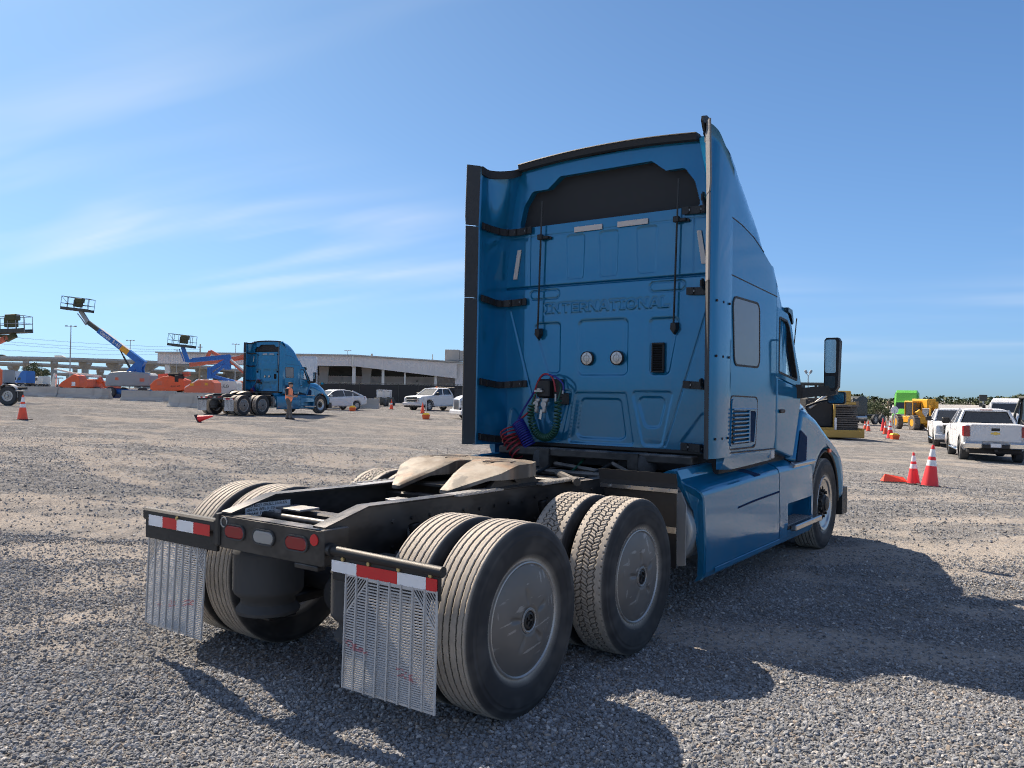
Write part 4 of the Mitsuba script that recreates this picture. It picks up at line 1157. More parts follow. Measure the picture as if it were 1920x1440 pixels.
def ground_fn(p, n, uv):
    sand = sand_at(p.x, p.y)
    d1, d2, c = voronoi(p.x * 42, p.y * 42)
    e1, e2, ce = voronoi(p.x * 15 + 5, p.y * 15)
    f1, f2, cf = voronoi(p.x * 5 + 5, p.y * 5)
    dist = dr.sqrt(dr.square(p.x - 3.6) + dr.square(p.y + 3.6))
    far = smoothstep(5.0, 22.0, dist)
    vfar = smoothstep(15.0, 60.0, dist)
    cc = (c * (1 - far) + ce * far) * (1 - vfar) + cf * vfar
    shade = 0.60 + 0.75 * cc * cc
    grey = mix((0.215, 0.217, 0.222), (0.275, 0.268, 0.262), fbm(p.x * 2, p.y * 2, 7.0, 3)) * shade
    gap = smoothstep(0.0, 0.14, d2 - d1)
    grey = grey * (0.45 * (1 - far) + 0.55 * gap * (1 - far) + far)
    tan = mix((0.308, 0.277, 0.247), (0.375, 0.341, 0.306), fbm(p.x * 5, p.y * 5, 9.0, 4)) * (0.80 + 0.38 * cc)
    peb = smoothstep(0.66, 0.78, cc)
    tan = mix(tan, grey, 0.8 * peb)
    return mix(grey, tan, sand * 0.85)


def ground_bump(p, n, uv):
    d1, d2, c = voronoi(p.x * 42, p.y * 42)
    e1, e2, ce = voronoi(p.x * 11, p.y * 11)
    return 0.010 * (1 - d1) * (0.4 + c) + 0.018 * (1 - e1) * ce


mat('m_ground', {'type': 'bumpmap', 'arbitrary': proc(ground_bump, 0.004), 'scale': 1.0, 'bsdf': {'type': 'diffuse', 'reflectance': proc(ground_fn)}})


def build_ground():
    base = math.atan2(VIEW[1], VIEW[0])
    th = np.concatenate([np.linspace(base - 0.75, base + 0.75, 520), np.linspace(base + 0.75, base - 0.75 + 2 * PI, 90)[1:-1]])
    r = np.concatenate([[0.0], np.geomspace(0.6, 90, 330), np.geomspace(95, 4200, 40)])
    Rr, Th = np.meshgrid(r, th, indexing='ij')
    x, y = CAM[0] + Rr * np.cos(Th), CAM[1] + Rr * np.sin(Th)
    z = ground_z(x, y) + relief(x, y)
    v, f = grid(np.stack([x, y, z], -1), closed_v=True)
    tm = trimesh.Trimesh(v, f, process=False)
    if tm.face_normals[len(f) // 2][2] < 0:
        f = f[:, ::-1]
    scene['ground'] = mikit.ply((v, f), 'm_ground', smooth=True)
    labels['ground'] = {'kind': 'structure', 'label': 'gravel yard with tan sandy tyre tracks'}


build_ground()

# loose crushed stones of the near ground
mat('m_stone', two({'type': 'diffuse', 'reflectance': {'type': 'mesh_attribute', 'name': 'vertex_color'}}))


def sand_mask(x, y):
    return np.array(sand_at(mi.Float(x), mi.Float(y)))


def build_stones():
    rg = np.random.default_rng(7)
    m = trimesh.creation.icosahedron()
    iv, jf = np.asarray(m.vertices), np.asarray(m.faces)
    ov = np.array([(1, 0, 0), (-1, 0, 0), (0, 1, 0), (0, -1, 0), (0, 0, 1), (0, 0, -1.0)])
    of = np.array([(0, 2, 4), (2, 1, 4), (1, 3, 4), (3, 0, 4), (2, 0, 5), (1, 2, 5), (3, 1, 5), (0, 3, 5)])
    V, Fc, Cc, at = [], [], [], 0
    for lo, hi, n, (bv, bf), sz in ((3.2, 4.8, 52000, (iv, jf), 1.0), (4.8, 9.0, 124000, (ov, of), 1.10), (9.0, 24, 96000, (ov, of), 1.5)):
        D = np.sqrt(rg.uniform(lo ** 2, hi ** 2, n))
        la = rg.uniform(-0.68, 0.68, n) * D
        x, y = CAM[0] + VIEW[0] * D + LAT[0] * la, CAM[1] + VIEW[1] * D + LAT[1] * la
        s = sand_mask(x, y)
        keep = rg.uniform(0, 1, n) > np.maximum(s * 0.75, sst(11.0, 24.0, D) * 0.9)
        x, y = x[keep], y[keep]
        n = len(x)
        sc = sz * np.clip(rg.lognormal(math.log(0.0081), 0.34, n), 0.0042, 0.017)
        q = rg.normal(size=(n, 4)); q /= np.linalg.norm(q, axis=1, keepdims=True)
        w, a, b, c = q.T
        Rm = np.stack([1 - 2 * (b * b + c * c), 2 * (a * b - w * c), 2 * (a * c + w * b), 2 * (a * b + w * c), 1 - 2 * (a * a + c * c), 2 * (b * c - w * a), 2 * (a * c - w * b), 2 * (b * c + w * a), 1 - 2 * (a * a + b * b)], 1).reshape(n, 3, 3)
        loc = bv[None] * rg.uniform(0.72, 1.25, (n, len(bv), 1)) * np.stack([rg.uniform(.9, 1.5, n), rg.uniform(.7, 1.1, n), rg.uniform(.5, .85, n)], 1)[:, None]
        P = np.einsum('nij,nkj->nki', Rm, loc) * sc[:, None, None]
        P[..., 2] *= 0.85
        P += np.stack([x, y, ground_z(x, y) + relief(x, y) + sc * rg.uniform(0.0, 0.45, n)], 1)[:, None]
        g = rg.uniform(0, 1, n)
        col = np.array([0.236, 0.245, 0.260])[None] * (0.66 + 0.64 * g ** 1.2)[:, None]
        col = np.where((rg.uniform(0, 1, n) < .10)[:, None], col * [1.2, 1.02, .85], col)
        col = np.where((rg.uniform(0, 1, n) < .05)[:, None], [[0.46, 0.45, 0.44]], col)
        V.append(P.reshape(-1, 3)); Fc.append((bf[None] + (np.arange(n) * len(bv))[:, None, None]).reshape(-1, 3) + at)
        Cc.append(np.repeat(col, len(bv), 0)); at += n * len(bv)
    scene['gravel'] = mikit.ply((np.vstack(V), np.vstack(Fc)), 'm_stone', smooth=False, color=np.vstack(Cc))
    labels['gravel'] = {'kind': 'stuff', 'category': 'gravel', 'label': 'loose grey crushed stones scattered over the near ground'}


build_stones()

# ------------------------------------------------------------------ the yard and what stands round it
RV = 0.61793          # local x to the right along the row of machines, local y away from the truck


def at_ground(x, y):
    return (x, y, float(ground_z(x, y)))


mat('m_orange', pr((0.62, 0.10, 0.03), 0.45))
mat('m_orange_faded', pr((0.52, 0.13, 0.075), 0.6))
mat('m_cone', pr((0.78, 0.085, 0.035), 0.5))
mat('m_cone_red', pr((0.72, 0.03, 0.035), 0.5))
mat('m_band', pr((0.70, 0.70, 0.72), 0.35))
mat('m_lift_blue', pr((0.02, 0.13, 0.42), 0.4))
mat('m_lift_grey', pr((0.25, 0.27, 0.29), 0.5))
mat('m_lift_dark', pr((0.05, 0.055, 0.05), 0.6))
mat('m_olive', pr((0.055, 0.06, 0.022), 0.6))
mat('m_cream', pr((0.62, 0.60, 0.55), 0.5))
mat('m_white', pr((0.52, 0.53, 0.55), 0.3, coat=0.6))
mat('m_green', pr((0.085, 0.34, 0.035), 0.4, coat=0.4))
mat('m_yellow', pr((0.62, 0.30, 0.02), 0.45))
mat('m_yellow_bright', pr((0.80, 0.50, 0.03), 0.5))
mat('m_cat', pr((0.42, 0.26, 0.06), 0.6))
mat('m_track', pr((0.11, 0.095, 0.085), 0.7))
mat('m_gold', pr((0.65, 0.46, 0.12), 0.35, 0.5))
mat('m_chrome', pr((0.75, 0.73, 0.70), 0.15, 1.0))
mat('m_vest', pr((1.0, 0.30, 0.14), 0.6))
mat('m_cloth_dark', pr((0.025, 0.025, 0.03), 0.85))
mat('m_cloth_grey', pr((0.10, 0.095, 0.09), 0.85))
mat('m_skin', pr((0.42, 0.25, 0.18), 0.55))
mat('m_wood', pr((0.30, 0.22, 0.14), 0.7))


def concrete_fn(p, n, uv):
    a = fbm(p.x * 0.9, p.y * 0.9, p.z * 2.2, 4)
    s = smoothstep(0.55, 0.75, fbm(p.x * 2.5, p.y * 2.5, p.z * 0.5, 3))
    return mix(mix((0.33, 0.32, 0.30), (0.46, 0.45, 0.42), a), (0.2, 0.19, 0.18), s * 0.4)


mat('m_concrete', two({'type': 'diffuse', 'reflectance': proc(concrete_fn)}))


def siding_fn(p, n, uv):
    a = fbm(p.x * 0.25, p.y * 0.25, p.z * 0.7, 3)
    return mix((0.58, 0.555, 0.535), (0.66, 0.63, 0.61), a)


mat('m_siding', pr(proc(siding_fn), 0.55))
mat('m_roof_metal', pr((0.36, 0.34, 0.31), 0.5))


def quad_panel(pts, t=0.004):
    """thin slab on a planar quad (outward normal by point order)"""
    p = np.asarray(pts, float)
    n = np.cross(p[1] - p[0], p[2] - p[0]); n /= np.linalg.norm(n)
    return hull(np.vstack([p + n * t, p - n * t]))


# traffic cones
def cone(x, y, h, label, red=False, bands=2, group='traffic cones', lean=0.0):
    k = thing('traffic_cone', label, 'traffic cone', at_ground(x, y), 0.3, group, tilt=lean)
    r0, r1 = h * 0.19, h * 0.028
    cm = 'm_cone_red' if red else 'm_cone'

    def rad(t):
        return r0 + (r1 - r0) * t
    z0 = 0.03
    part(k, 'body', lathe([(rad(0) + .004, z0), (rad(0), z0 + .01), (rad(1), h - .01), (rad(1) * .7, h), (0, h)], 28, 'z'), cm, 40)
    part(k, 'base', box(-r0 * 1.35, r0 * 1.35, -r0 * 1.35, r0 * 1.35, 0, z0, .008), 'm_black_soft')
    for a, b in ((.50, .64), (.72, .90))[:bands]:
        part(k, 'reflective_band', lathe([(rad(a) + .003, h * a), (rad(b) + .003, h * b)], 28, 'z'), 'm_band', True)
    return k


def place_cones():
    for (x, y, z), h, red, bands, lab, ln in CONES:
        cone(x, y, h, lab, red, bands, lean=ln)


CONES = [
    ((-27.92, 10.23, 0.54), .91, 0, 2, 'faded orange traffic cone beside the chrome wheel at the far left', 0),
    ((0.38, 16.73, -0.25), .72, 1, 2, 'shorter striped red traffic cone of the close pair', 0),
    ((0.76, 16.39, -0.23), .92, 1, 2, 'taller striped red traffic cone leaning behind the shorter one', .07),
    ((-42.56, 44.60, 0.51), .80, 0, 1, 'orange traffic cone in front of the small white loaders', 0),
    ((-46.30, 46.85, 0.65), .71, 0, 1, 'orange traffic cone at the end of the barrier behind the sedan', 0),
    ((-35.15, 40.05, 0.50), .80, 0, 0, 'plain orange traffic cone in front of the white flatbed pickup', 0),
    ((-11.25, 66.88, -0.81), .71, 0, 1, 'leftmost orange traffic cone right of the bulldozer', 0),
    ((-10.14, 62.76, -0.89), .80, 0, 1, 'orange traffic cone with pale band right of the bulldozer', 0),
    ((-9.65, 65.56, -0.79), 1.0, 1, 0, 'slim red traffic cone in front of the green truck', 0),
    ((-7.85, 57.02, -0.96), .91, 0, 1, 'orange traffic cone with white band left of the round sign', 0),
    ((-5.98, 48.54, -0.79), 1.05, 1, 2, 'tall red striped traffic cone next to the round sign post', 0),
]
place_cones()

# knocked-over cones
x, y, z = (-0.01, 16.70, -0.22)
k = thing('fallen_cone', 'crushed orange cone lying flat beside the striped pair', 'traffic cone', at_ground(x, y), RV)
part(k, 'body', hull([(-.30, -.1, .04), (.26, -.12, .03), (.24, .14, .03), (-.26, .14, .04), (-.22, .0, .20), (.05, .03, .15), (.2, 0, .13)]), 'm_cone')
part(k, 'base', box(-.42, .32, -.2, .2, 0, .03, .008), 'm_black_soft')
x, y, z = (-25.72, 16.09, 0.30)
k = thing('fallen_cone', 'red cone lying on its side on the open gravel', 'traffic cone', at_ground(x, y), RV)
part(k, 'body', move(lathe([(.14, 0), (.02, .62), (0, .63)], 20, 'z'), (-.16, 0, .13), ry=1.35), 'm_cone_red', 40)
part(k, 'base', move(box(-.19, .19, -.19, .19, -.012, .012), (-.18, 0, .14), ry=1.1), 'm_black_soft')

# weighted sign posts
for (x, y, z), lab, disc_r in (((-38.48, 36.46, 0.37), 'orange box with yellow top and white post beside the sedan', 0), ((-27.63, 31.90, 0.42), 'orange box with yellow top and white post in front of the flatbed pickup', 0), ((-5.58, 47.60, -0.77), 'round white sign on a post in a red base', .22)):
    k = thing('marker_post', lab, 'marker post', at_ground(x, y), RV, 'marker posts in the yard')
    part(k, 'box', loft([[(-.17, -.17, z_), (.17, -.17, z_), (.17, .17, z_), (-.17, .17, z_)] if z_ < .2 else [(-.22, -.22, z_), (.22, -.22, z_), (.22, .22, z_), (-.22, .22, z_)] for z_ in (0, .26)]), 'm_orange')
    part(k, 'lid', hull([(-.2, -.2, .26), (.2, -.2, .26), (.2, .2, .26), (-.2, .2, .26), (-.14, -.14, .36), (.14, -.14, .36), (.14, .14, .36), (-.14, .14, .36)]), 'm_yellow_bright')
    part(k, 'post', rod((0, 0, .3), (0, 0, 1.25 if not disc_r else 1.7), .03), 'm_white', True)
    if disc_r:
        part(k, 'sign_plate', disc(disc_r, 'y', -.01, .01, (0, 0, 1.7), 28), 'm_band')


# concrete barriers
def barrier(a, b, label):
    (xa, ya, _), (xb, yb, _) = a, b
    L = math.hypot(xb - xa, yb - ya)
    k = thing('concrete_barrier', label, 'barrier', at_ground((xa + xb) / 2, (ya + yb) / 2), math.atan2(yb - ya, xb - xa), 'concrete barriers')
    sec = [(-.31, 0), (-.31, .10), (-.16, .32), (-.10, .82), (.10, .82), (.16, .32), (.31, .10), (.31, 0)]
    n = 7
    sl = [np.array([(x_, p + .004 * math.sin(x_ * 5 + q), q) for p, q in sec]) for x_ in np.linspace(-L / 2, L / 2, n)]
    part(k, 'body', loft(sl), 'm_concrete')
    for s_ in (-.25, .25):
        part(k, 'lifting_slot', box(s_ * L - .35, s_ * L + .35, -.335, -.3, .0, .075), 'm_cream')


barrier((-68.16, 26.40, 0.85), (-63.53, 28.46, 0.87), 'concrete barrier behind the chrome wheel, left one of its row')
barrier((-63.50, 28.49, 0.87), (-59.20, 30.32, 0.92), 'concrete barrier in front of the low orange lift with white arms')
barrier((-56.49, 29.79, 0.88), (-52.69, 31.88, 0.93), 'concrete barrier below the tall blue boom lift')
barrier((-52.65, 31.90, 0.93), (-47.40, 33.79, 0.96), 'concrete barrier below the orange lift bodies')
barrier((-43.37, 25.62, 0.74), (-38.36, 26.73, 0.77), 'nearer concrete barrier standing in front of the others')
barrier((-44.61, 43.15, 0.54), (-43.37, 44.02, 0.56), 'short concrete barrier right of the white sedan')


# basket of a boom lift: platform, rails, control box
def basket(k, o, w=2.4, d=.9, h=1.1, m='m_lift_grey', tilt=0.0, box_x=.2):
    b = holder(k, 'basket')

    def B(n, mesh, mm, sm=False):
        part(b, n, move(move(mesh, ry=tilt), o), mm, sm)
    B('floor', box(-w / 2, w / 2, -d / 2, d / 2, 0, .10), 'm_lift_dark')
    B('toe_board', cat(box(-w / 2, w / 2, -d / 2 - .02, -d / 2, 0, .24), box(-w / 2, w / 2, d / 2, d / 2 + .02, 0, .24)), 'm_lift_dark')
    r = []
    for z_ in (.55, h):
        r.append(tube([(-w / 2, -d / 2, z_), (w / 2, -d / 2, z_), (w / 2, d / 2, z_), (-w / 2, d / 2, z_)], .024, 5, True))
    for x_ in np.linspace(-w / 2, w / 2, 5):
        for y_ in (-d / 2, d / 2):
            r.append(rod((x_, y_, 0), (x_, y_, h), .022, 5))
    r.append(rod((-w / 2, -d / 2, h), (-w / 2 + .6, -d / 2, .55), .018, 5))
    B('railing', cat(r), m)
    B('control_box', cat(box(box_x - .35, box_x + .35, -.42, -.05, .35, .95, .03), box(box_x - .25, box_x + .45, -.5, .0, .75, 1.12, .03)), 'm_olive')


def beam(a, b, w0, h0, w1=None, h1=None):
    """rectangular boom between two points in the local xz plane"""
    a, b = np.asarray(a, float), np.asarray(b, float)
    t = (b - a) / np.linalg.norm(b - a)
    s = np.array([0, 1.0, 0]); u = np.cross(t, s)
    w1, h1 = w1 or w0, h1 or h0
    q = []
    for p, w, h in ((a, w0, h0), (b, w1, h1)):
        for i in (-1, 1):
            for j in (-1, 1):
                q.append(p + s * i * w / 2 + u * j * h / 2)
    return hull(q)


def chassis(k, L=2.6, w=2.3, m='m_lift_blue', r=.48, n='chassis'):
    part(k, n, box(-L / 2, L / 2, -w / 2 + .3, w / 2 - .3, .35, .75, .05), m)
    for x_ in (-L / 2 + .1, L / 2 - .1):
        for y_ in (-w / 2, w / 2):
            wk = holder(k, 'wheel')
            part(wk, 'tyre', lathe([(.2, -.16), (r - .06, -.17), (r, -.12), (r, .12), (r - .06, .17), (.2, .16)], 24, 'y', (x_, y_, r)), 'm_rubber_dark', 40)
            part(wk, 'rim', disc(.24, 'y', -.12, .12, (x_, y_, r), 16), 'm_cream')


def lettering(k, text, w, h, org, ang, m='m_white', y=-.001):
    """flat letters on the local y = const face facing -y, rotated by ang about y at org"""
    g = fit_text(text, w, h, True)
    v, f = prism(g, 'y', -.004, .004)
    c, s = math.cos(ang), math.sin(ang)
    v = np.stack([v[:, 0] * c - v[:, 2] * s, v[:, 1], v[:, 0] * s + v[:, 2] * c], 1) + np.asarray(org, float)
    part(k, 'lettering', (v, f), m)


# tall blue boom lift
x, y, z = (-65.42, 35.72, 0.53)
k = thing('boom_lift', 'tall blue boom lift with raised straight boom and empty basket', 'boom lift', at_ground(x, y), RV)
chassis(k, 3.0, 2.4, 'm_lift_blue')
part(k, 'turntable', pillow([(-1.95, 1.0), (-1.9, 1.9), (-1.5, 2.25), (.0, 2.35), (1.7, 2.22), (2.0, 2.0), (2.0, 1.05)], 'y', .6, -1.15, .15), 'm_lift_grey', 30)
part(k, 'turntable_rear', box(-1.7, 1.9, .55, 1.15, 1.0, 2.1, .1), 'm_lift_grey')
part(k, 'decal', cat(box(-1.05, -.75, -1.158, -1.15, 1.55, 1.8), box(1.1, 1.5, -1.158, -1.15, 1.45, 1.75)), 'm_orange_faded')
part(k, 'tool_box', box(-2.1, -1.2, -.9, .2, -.05, .85, .04), 'm_lift_blue')
part(k, 'riser', cat(prism([(-.9, 2.2), (-.55, 2.25), (.55, 3.35), (1.0, 3.1), (.85, 2.5), (.95, 2.2), (.55, 2.2), (.35, 2.65), (.1, 2.2)], 'y', -.45, -.3), prism([(-.9, 2.2), (-.55, 2.25), (.55, 3.35), (1.0, 3.1), (.85, 2.5), (.95, 2.2), (.55, 2.2), (.35, 2.65), (.1, 2.2)], 'y', .1, .25)), 'm_lift_blue')
bm = part(k, 'boom', beam((1.0, -.1, 3.0), (-3.05, -.1, 5.92), .52, .56, .44, .44), 'm_lift_blue')
part(bm, 'inner_boom', beam((-3.0, -.1, 5.88), (-4.05, -.1, 6.63), .32, .34), 'm_lift_dark')
part(bm, 'boom_stripe', move(beam((-.35, -.365, 3.98), (-1.0, -.365, 4.45), .01, .50), (0, 0, 0)), 'm_yellow')
part(bm, 'top_cover', beam((.9, -.1, 3.36), (-2.9, -.1, 6.10), .4, .05), 'm_cream')
th_ = math.atan2(5.92 - 3.0, -3.05 - 1.0) - math.pi
lettering(bm, 'Genie', 1.1, .34, (-2.92, -.358, 5.66), th_)
lettering(bm, 'S-65', .80, .30, (-1.80, -.362, 4.87), th_)
part(k, 'lift_cylinder', cat(rod((-.1, -.1, 2.35), (-.85, -.1, 3.65), .09), rod((-.85, -.1, 3.65), (-1.25, -.1, 4.4), .06)), 'm_lift_dark', True)
jb = part(k, 'jib', cat(beam((-4.0, -.1, 6.55), (-4.72, -.1, 7.62), .27, .30), rod((-4.2, -.1, 6.4), (-5.0, -.1, 7.4), .05), rod((-4.35, .05, 6.4), (-5.05, .05, 7.4), .03)), 'm_lift_grey')
basket(k, (-5.05, -.1, 7.62), 2.45, 1.0, 1.15, 'm_lift_dark', .10, .15)

# folding blue boom lift with grey body
x, y, z = (-63.84, 44.19, 1.13)
k = thing('boom_lift', 'blue folding boom lift with pale grey body behind the far blue tractor', 'boom lift', at_ground(x, y), RV)
chassis(k, 2.4, 2.2, 'm_lift_dark')
part(k, 'turntable', pillow([(-1.25, .55), (-1.2, 1.7), (-1.0, 1.85), (1.05, 1.8), (1.25, 1.6), (1.25, .55)], 'y', .7, -.9, .1), 'm_cream', 30)
lettering(k, 'JLG', .7, .3, (-.2, -.905, 1.15), 0, 'm_lift_dark')
part(k, 'lower_arm', cat(beam((.7, 0, 1.75), (-1.6, 0, 2.3), .3, .3), beam((-1.65, 0, 2.0), (-1.65, 0, 3.1), .4, .38), beam((-1.6, 0, 2.85), (-.1, 0, 3.75), .35, .35), beam((-1.3, -.1, 2.4), (-.2, -.1, 3.3), .25, .25), beam((.05, 0, 2.9), (.05, 0, 4.3), .45, .5)), 'm_lift_blue')
bm = part(k, 'boom', beam((.2, 0, 4.15), (-3.3, 0, 3.75), .38, .42), 'm_lift_blue')
part(bm, 'inner_boom', beam((-3.2, 0, 3.74), (-3.85, 0, 3.66), .28, .28), 'm_lift_blue')
part(k, 'strut', cat(beam((.1, .1, 3.95), (1.9, .1, 2.5), .3, .25), ), 'm_cream')
part(k, 'strut_edge', beam((.1, -.1, 3.85), (1.9, -.1, 2.35), .1, .16), 'm_orange_faded')
part(k, 'jib', cat(beam((-3.8, 0, 3.6), (-4.3, 0, 5.0), .3, .36, .3, .3), rod((-4.1, -.1, 3.6), (-4.6, -.1, 4.8), .05)), 'm_lift_blue')
basket(k, (-4.42, 0, 5.0), 2.35, 1.0, 1.15, 'm_lift_dark', .10, .25)

# orange booms folded behind the grey body
x, y, z = (-70.07, 49.58, 1.08)
k = thing('boom_lift', 'orange boom lift with folded lattice arms behind the blue folding lift', 'boom lift', at_ground(x, y), RV)
chassis(k, 2.4, 2.2, 'm_orange_faded')
part(k, 'turntable', box(-1.2, 1.3, -.9, .8, .8, 1.9, .1), 'm_orange_faded')
part(k, 'boom', cat(beam((1.2, 0, 1.8), (1.1, 0, 4.2), .35, .4), beam((1.2, 0, 4.4), (-4.8, 0, 3.5), .4, .42), beam((1.8, -.2, 4.8), (-1.6, -.2, 3.7), .3, .3), beam((-3.4, .1, 3.6), (-2.7, .1, 5.0), .3, .3), beam((-2.7, .1, 5.0), (-1.4, .1, 4.3), .25, .3)), 'm_orange_faded')

# low orange lift bodies
for (x, y, z), lab, v_ in (((-59.85, 35.99, 0.81), 'orange lift body with black cover on top and dark lettering', 0), ((-55.90, 36.34, 0.83), 'red orange lift body with sloping nose and side louvres', 1)):
    k = thing('boom_lift', lab, 'boom lift', at_ground(x, y), RV)
    chassis(k, 2.2, 1.8, 'm_lift_dark', .35)
    if v_ == 0:
        part(k, 'turntable', pillow([(-1.45, .9), (-1.5, 1.25), (-1.15, 1.65), (-.4, 2.0), (.2, 2.05), (.9, 1.85), (1.35, 1.7), (1.35, .85), (.6, .75), (-1.2, .75)], 'y', .7, -.9, .08), 'm_orange', 25)
        part(k, 'cover', cat(box(-.1, .95, -.8, .4, 2.0, 2.32, .12), box(.55, .95, -.92, .3, 1.5, 2.1, .06)), 'm_black_soft')
        part(k, 'panel_gap', cat(box(-.36, -.34, -.905, -.5, .8, 1.95), box(-1.3, .5, -.906, -.6, 1.02, 1.04)), 'm_orange_faded')
        lettering(k, 'JLG LIFT', .85, .12, (.25, -.905, 1.12), 0, 'm_black')
        part(k, 'boom', beam((-1.2, .2, 2.0), (1.4, .2, 2.25), .4, .35), 'm_orange_faded')
        part(k, 'window', box(-.9, -.45, -.906, -.5, 1.25, 1.6), 'm_orange_faded')
    else:
        part(k, 'turntable', pillow([(-1.25, .55), (-1.25, 1.1), (-.1, 1.8), (.9, 1.8), (1.2, 1.55), (1.25, .5)], 'y', .7, -.9, .08), 'm_orange_faded', 25)
        part(k, 'louvre', cat([box(-.35, .15, -.908, -.5, 1.28 + i * .1, 1.33 + i * .1) for i in range(4)] + [box(.95, 1.15, -.908, -.5, 1.28 + i * .1, 1.33 + i * .1) for i in range(3)]), 'm_orange', kind='stuff')
        part(k, 'panel_gap', box(-1.1, 1.2, -.906, -.6, 1.12, 1.15), 'm_orange')
        part(k, 'decal', cat(box(-.75, -.45, -.908, -.5, 1.3, 1.5), box(.45, .7, -.908, -.5, 1.35, 1.55)), 'm_yellow')
        part(k, 'top_edge', beam((-1.2, -.75, 1.17), (-.1, -.75, 1.85), .1, .06), 'm_band')

# small lift with white arms
x, y, z = (-78.26, 36.39, 1.03)
k = thing('boom_lift', 'low orange boom lift with folded white arms over the barrier', 'boom lift', at_ground(x, y), RV)
chassis(k, 2.2, 1.8, 'm_lift_dark', .35)
part(k, 'turntable', pillow([(-.6, .8), (-.3, 1.2), (.9, 2.0), (1.35, 1.85), (1.5, 1.5), (1.5, .75), (.2, .6)], 'y', .6, -.8, .08), 'm_orange', 25)
part(k, 'label_plate', box(.75, 1.1, -.81, -.6, .85, 1.25), 'm_band')
part(k, 'arm', cat(beam((1.0, -.3, 1.95), (-.95, -.3, .55), .2, .22), beam((-1.5, -.3, .5), (-1.15, -.3, 2.0), .2, .25), beam((-1.1, -.5, .5), (-1.0, -.5, 1.7), .2, .2), beam((1.2, 0, 1.95), (-1.4, 0, 2.5), .2, .16)), 'm_cream')
part(k, 'frame_box', cat(rod((-1.1, -.6, 1.6), (-.2, -.6, 1.6), .05), rod((-.6, -.6, .5), (-.7, -.6, 1.6), .05)), 'm_lift_grey')
x, y, z = (-80.38, 39.79, 1.09)
k = thing('boom_lift', 'rusty orange boom lift with white stick boom and angled jib', 'boom lift', at_ground(x, y), RV)
chassis(k, 2.2, 1.8, 'm_orange_faded', .4)
part(k, 'turntable', box(-.9, .6, -.8, .8, .7, 1.6, .1), 'm_orange_faded')
part(k, 'boom', beam((-1.6, 0, 2.15), (.95, 0, 1.85), .2, .2), 'm_cream')
part(k, 'jib', cat(beam((.8, 0, 1.9), (1.6, 0, .5), .2, .22), beam((.75, -.2, 1.6), (1.05, -.2, 1.2), .2, .5)), 'm_orange')
for (x, y, z), lab, mm in (((-84.80, 44.02, 1.08), 'dull red lift body between the white armed lift and the tall blue lift', 'm_orange_faded'), ((-87.65, 44.45, 1.05), 'small grey machine housing behind the angled orange jib', 'm_lift_grey')):
    k = thing('machine_body', lab, 'machine', at_ground(x, y), RV)
    chassis(k, 1.8, 1.6, 'm_lift_dark', .35)
    part(k, 'housing', pillow([(-1.0, .6), (-.9, 1.4), (.6, 1.5), (1.0, 1.0), (1.0, .6)], 'y', .6, -.7, .08), mm, 25)

# green-edged basket of the lift standing out of frame on the left
x, y, z = (-52.63, 17.81, 0.73)
k = thing('boom_lift', 'boom lift at the far left edge showing only basket and orange boom end', 'boom lift', at_ground(x, y), RV)
chassis(k, 2.8, 2.3, 'm_orange')
part(k, 'turntable', box(-1.8, 1.6, -1, 1, .9, 2.0, .12), 'm_orange')
part(k, 'boom', cat(beam((-.5, 0, 2.2), (1.75, 0, 3.55), .4, .42, .35, .35), beam((1.6, 0, 3.5), (2.5, 0, 3.9), .3, .28)), 'm_orange_faded')
part(k, 'boom_end', cat(beam((2.3, 0, 3.75), (2.9, 0, 4.05), .3, .3), box(1.4, 2.9, -.15, .15, 3.9, 4.05, .03)), 'm_olive')
basket(k, (2.7, 0, 4.15), 2.0, .9, 1.0, 'm_lift_grey', -.06, .1)

# trailer corner at the far left
x, y, z = (-42.98, 16.08, 0.67)
k = thing('trailer', 'corner of a trailer at the far left with a chrome wheel under a mudguard', 'trailer', at_ground(x, y), RV)
w = holder(k, 'wheel')
part(w, 'tyre', lathe([(.29, .02), (.46, .0), (.51, .05), (.51, .24), (.46, .28), (.29, .26)], 36, 'y', (0, -.1, .5)), 'm_rubber_dark', 40)
pl_ = sg.Point(0, 0).buffer(.27, quad_segs=10)
for a in range(8):
    pl_ = pl_.difference(sg.Point(.17 * math.cos(a * PI / 4), .17 * math.sin(a * PI / 4)).buffer(.04, quad_segs=3))
part(w, 'rim', cat(move(prism(pl_, 'y', -.04, -.03), (0, 0, .5)), lathe([(.27, -.04), (.295, -.07), (.30, -.05)], 28, 'y', (0, 0, .5)), lathe([(.0, -.13), (.06, -.12), (.09, -.05), (.1, -.03)], 16, 'y', (0, 0, .5)), disc(.26, 'y', .05, .06, (0, 0, .5))), 'm_alu', 30)
a = np.linspace(-.15, 3.3, 20)
part(k, 'mudguard', loft([np.array([(.60 * math.cos(t), -.16, .5 + .60 * math.sin(t)), (.60 * math.cos(t), .28, .5 + .60 * math.sin(t)), (.62 * math.cos(t), .28, .5 + .62 * math.sin(t)), (.62 * math.cos(t), -.16, .5 + .62 * math.sin(t))]) for t in a]), 'm_steel', 40)
part(k, 'rear_flap', box(.62, .66, -.15, .25, .2, .75), 'm_black')
part(k, 'frame', box(-3.5, .85, .1, .3, .85, .98, .02), 'm_black')
part(k, 'lamp_bar', box(.45, .9, -.2, .3, .74, .80, .02), 'm_steel')

# ------------------------------------------------------------------ road vehicles


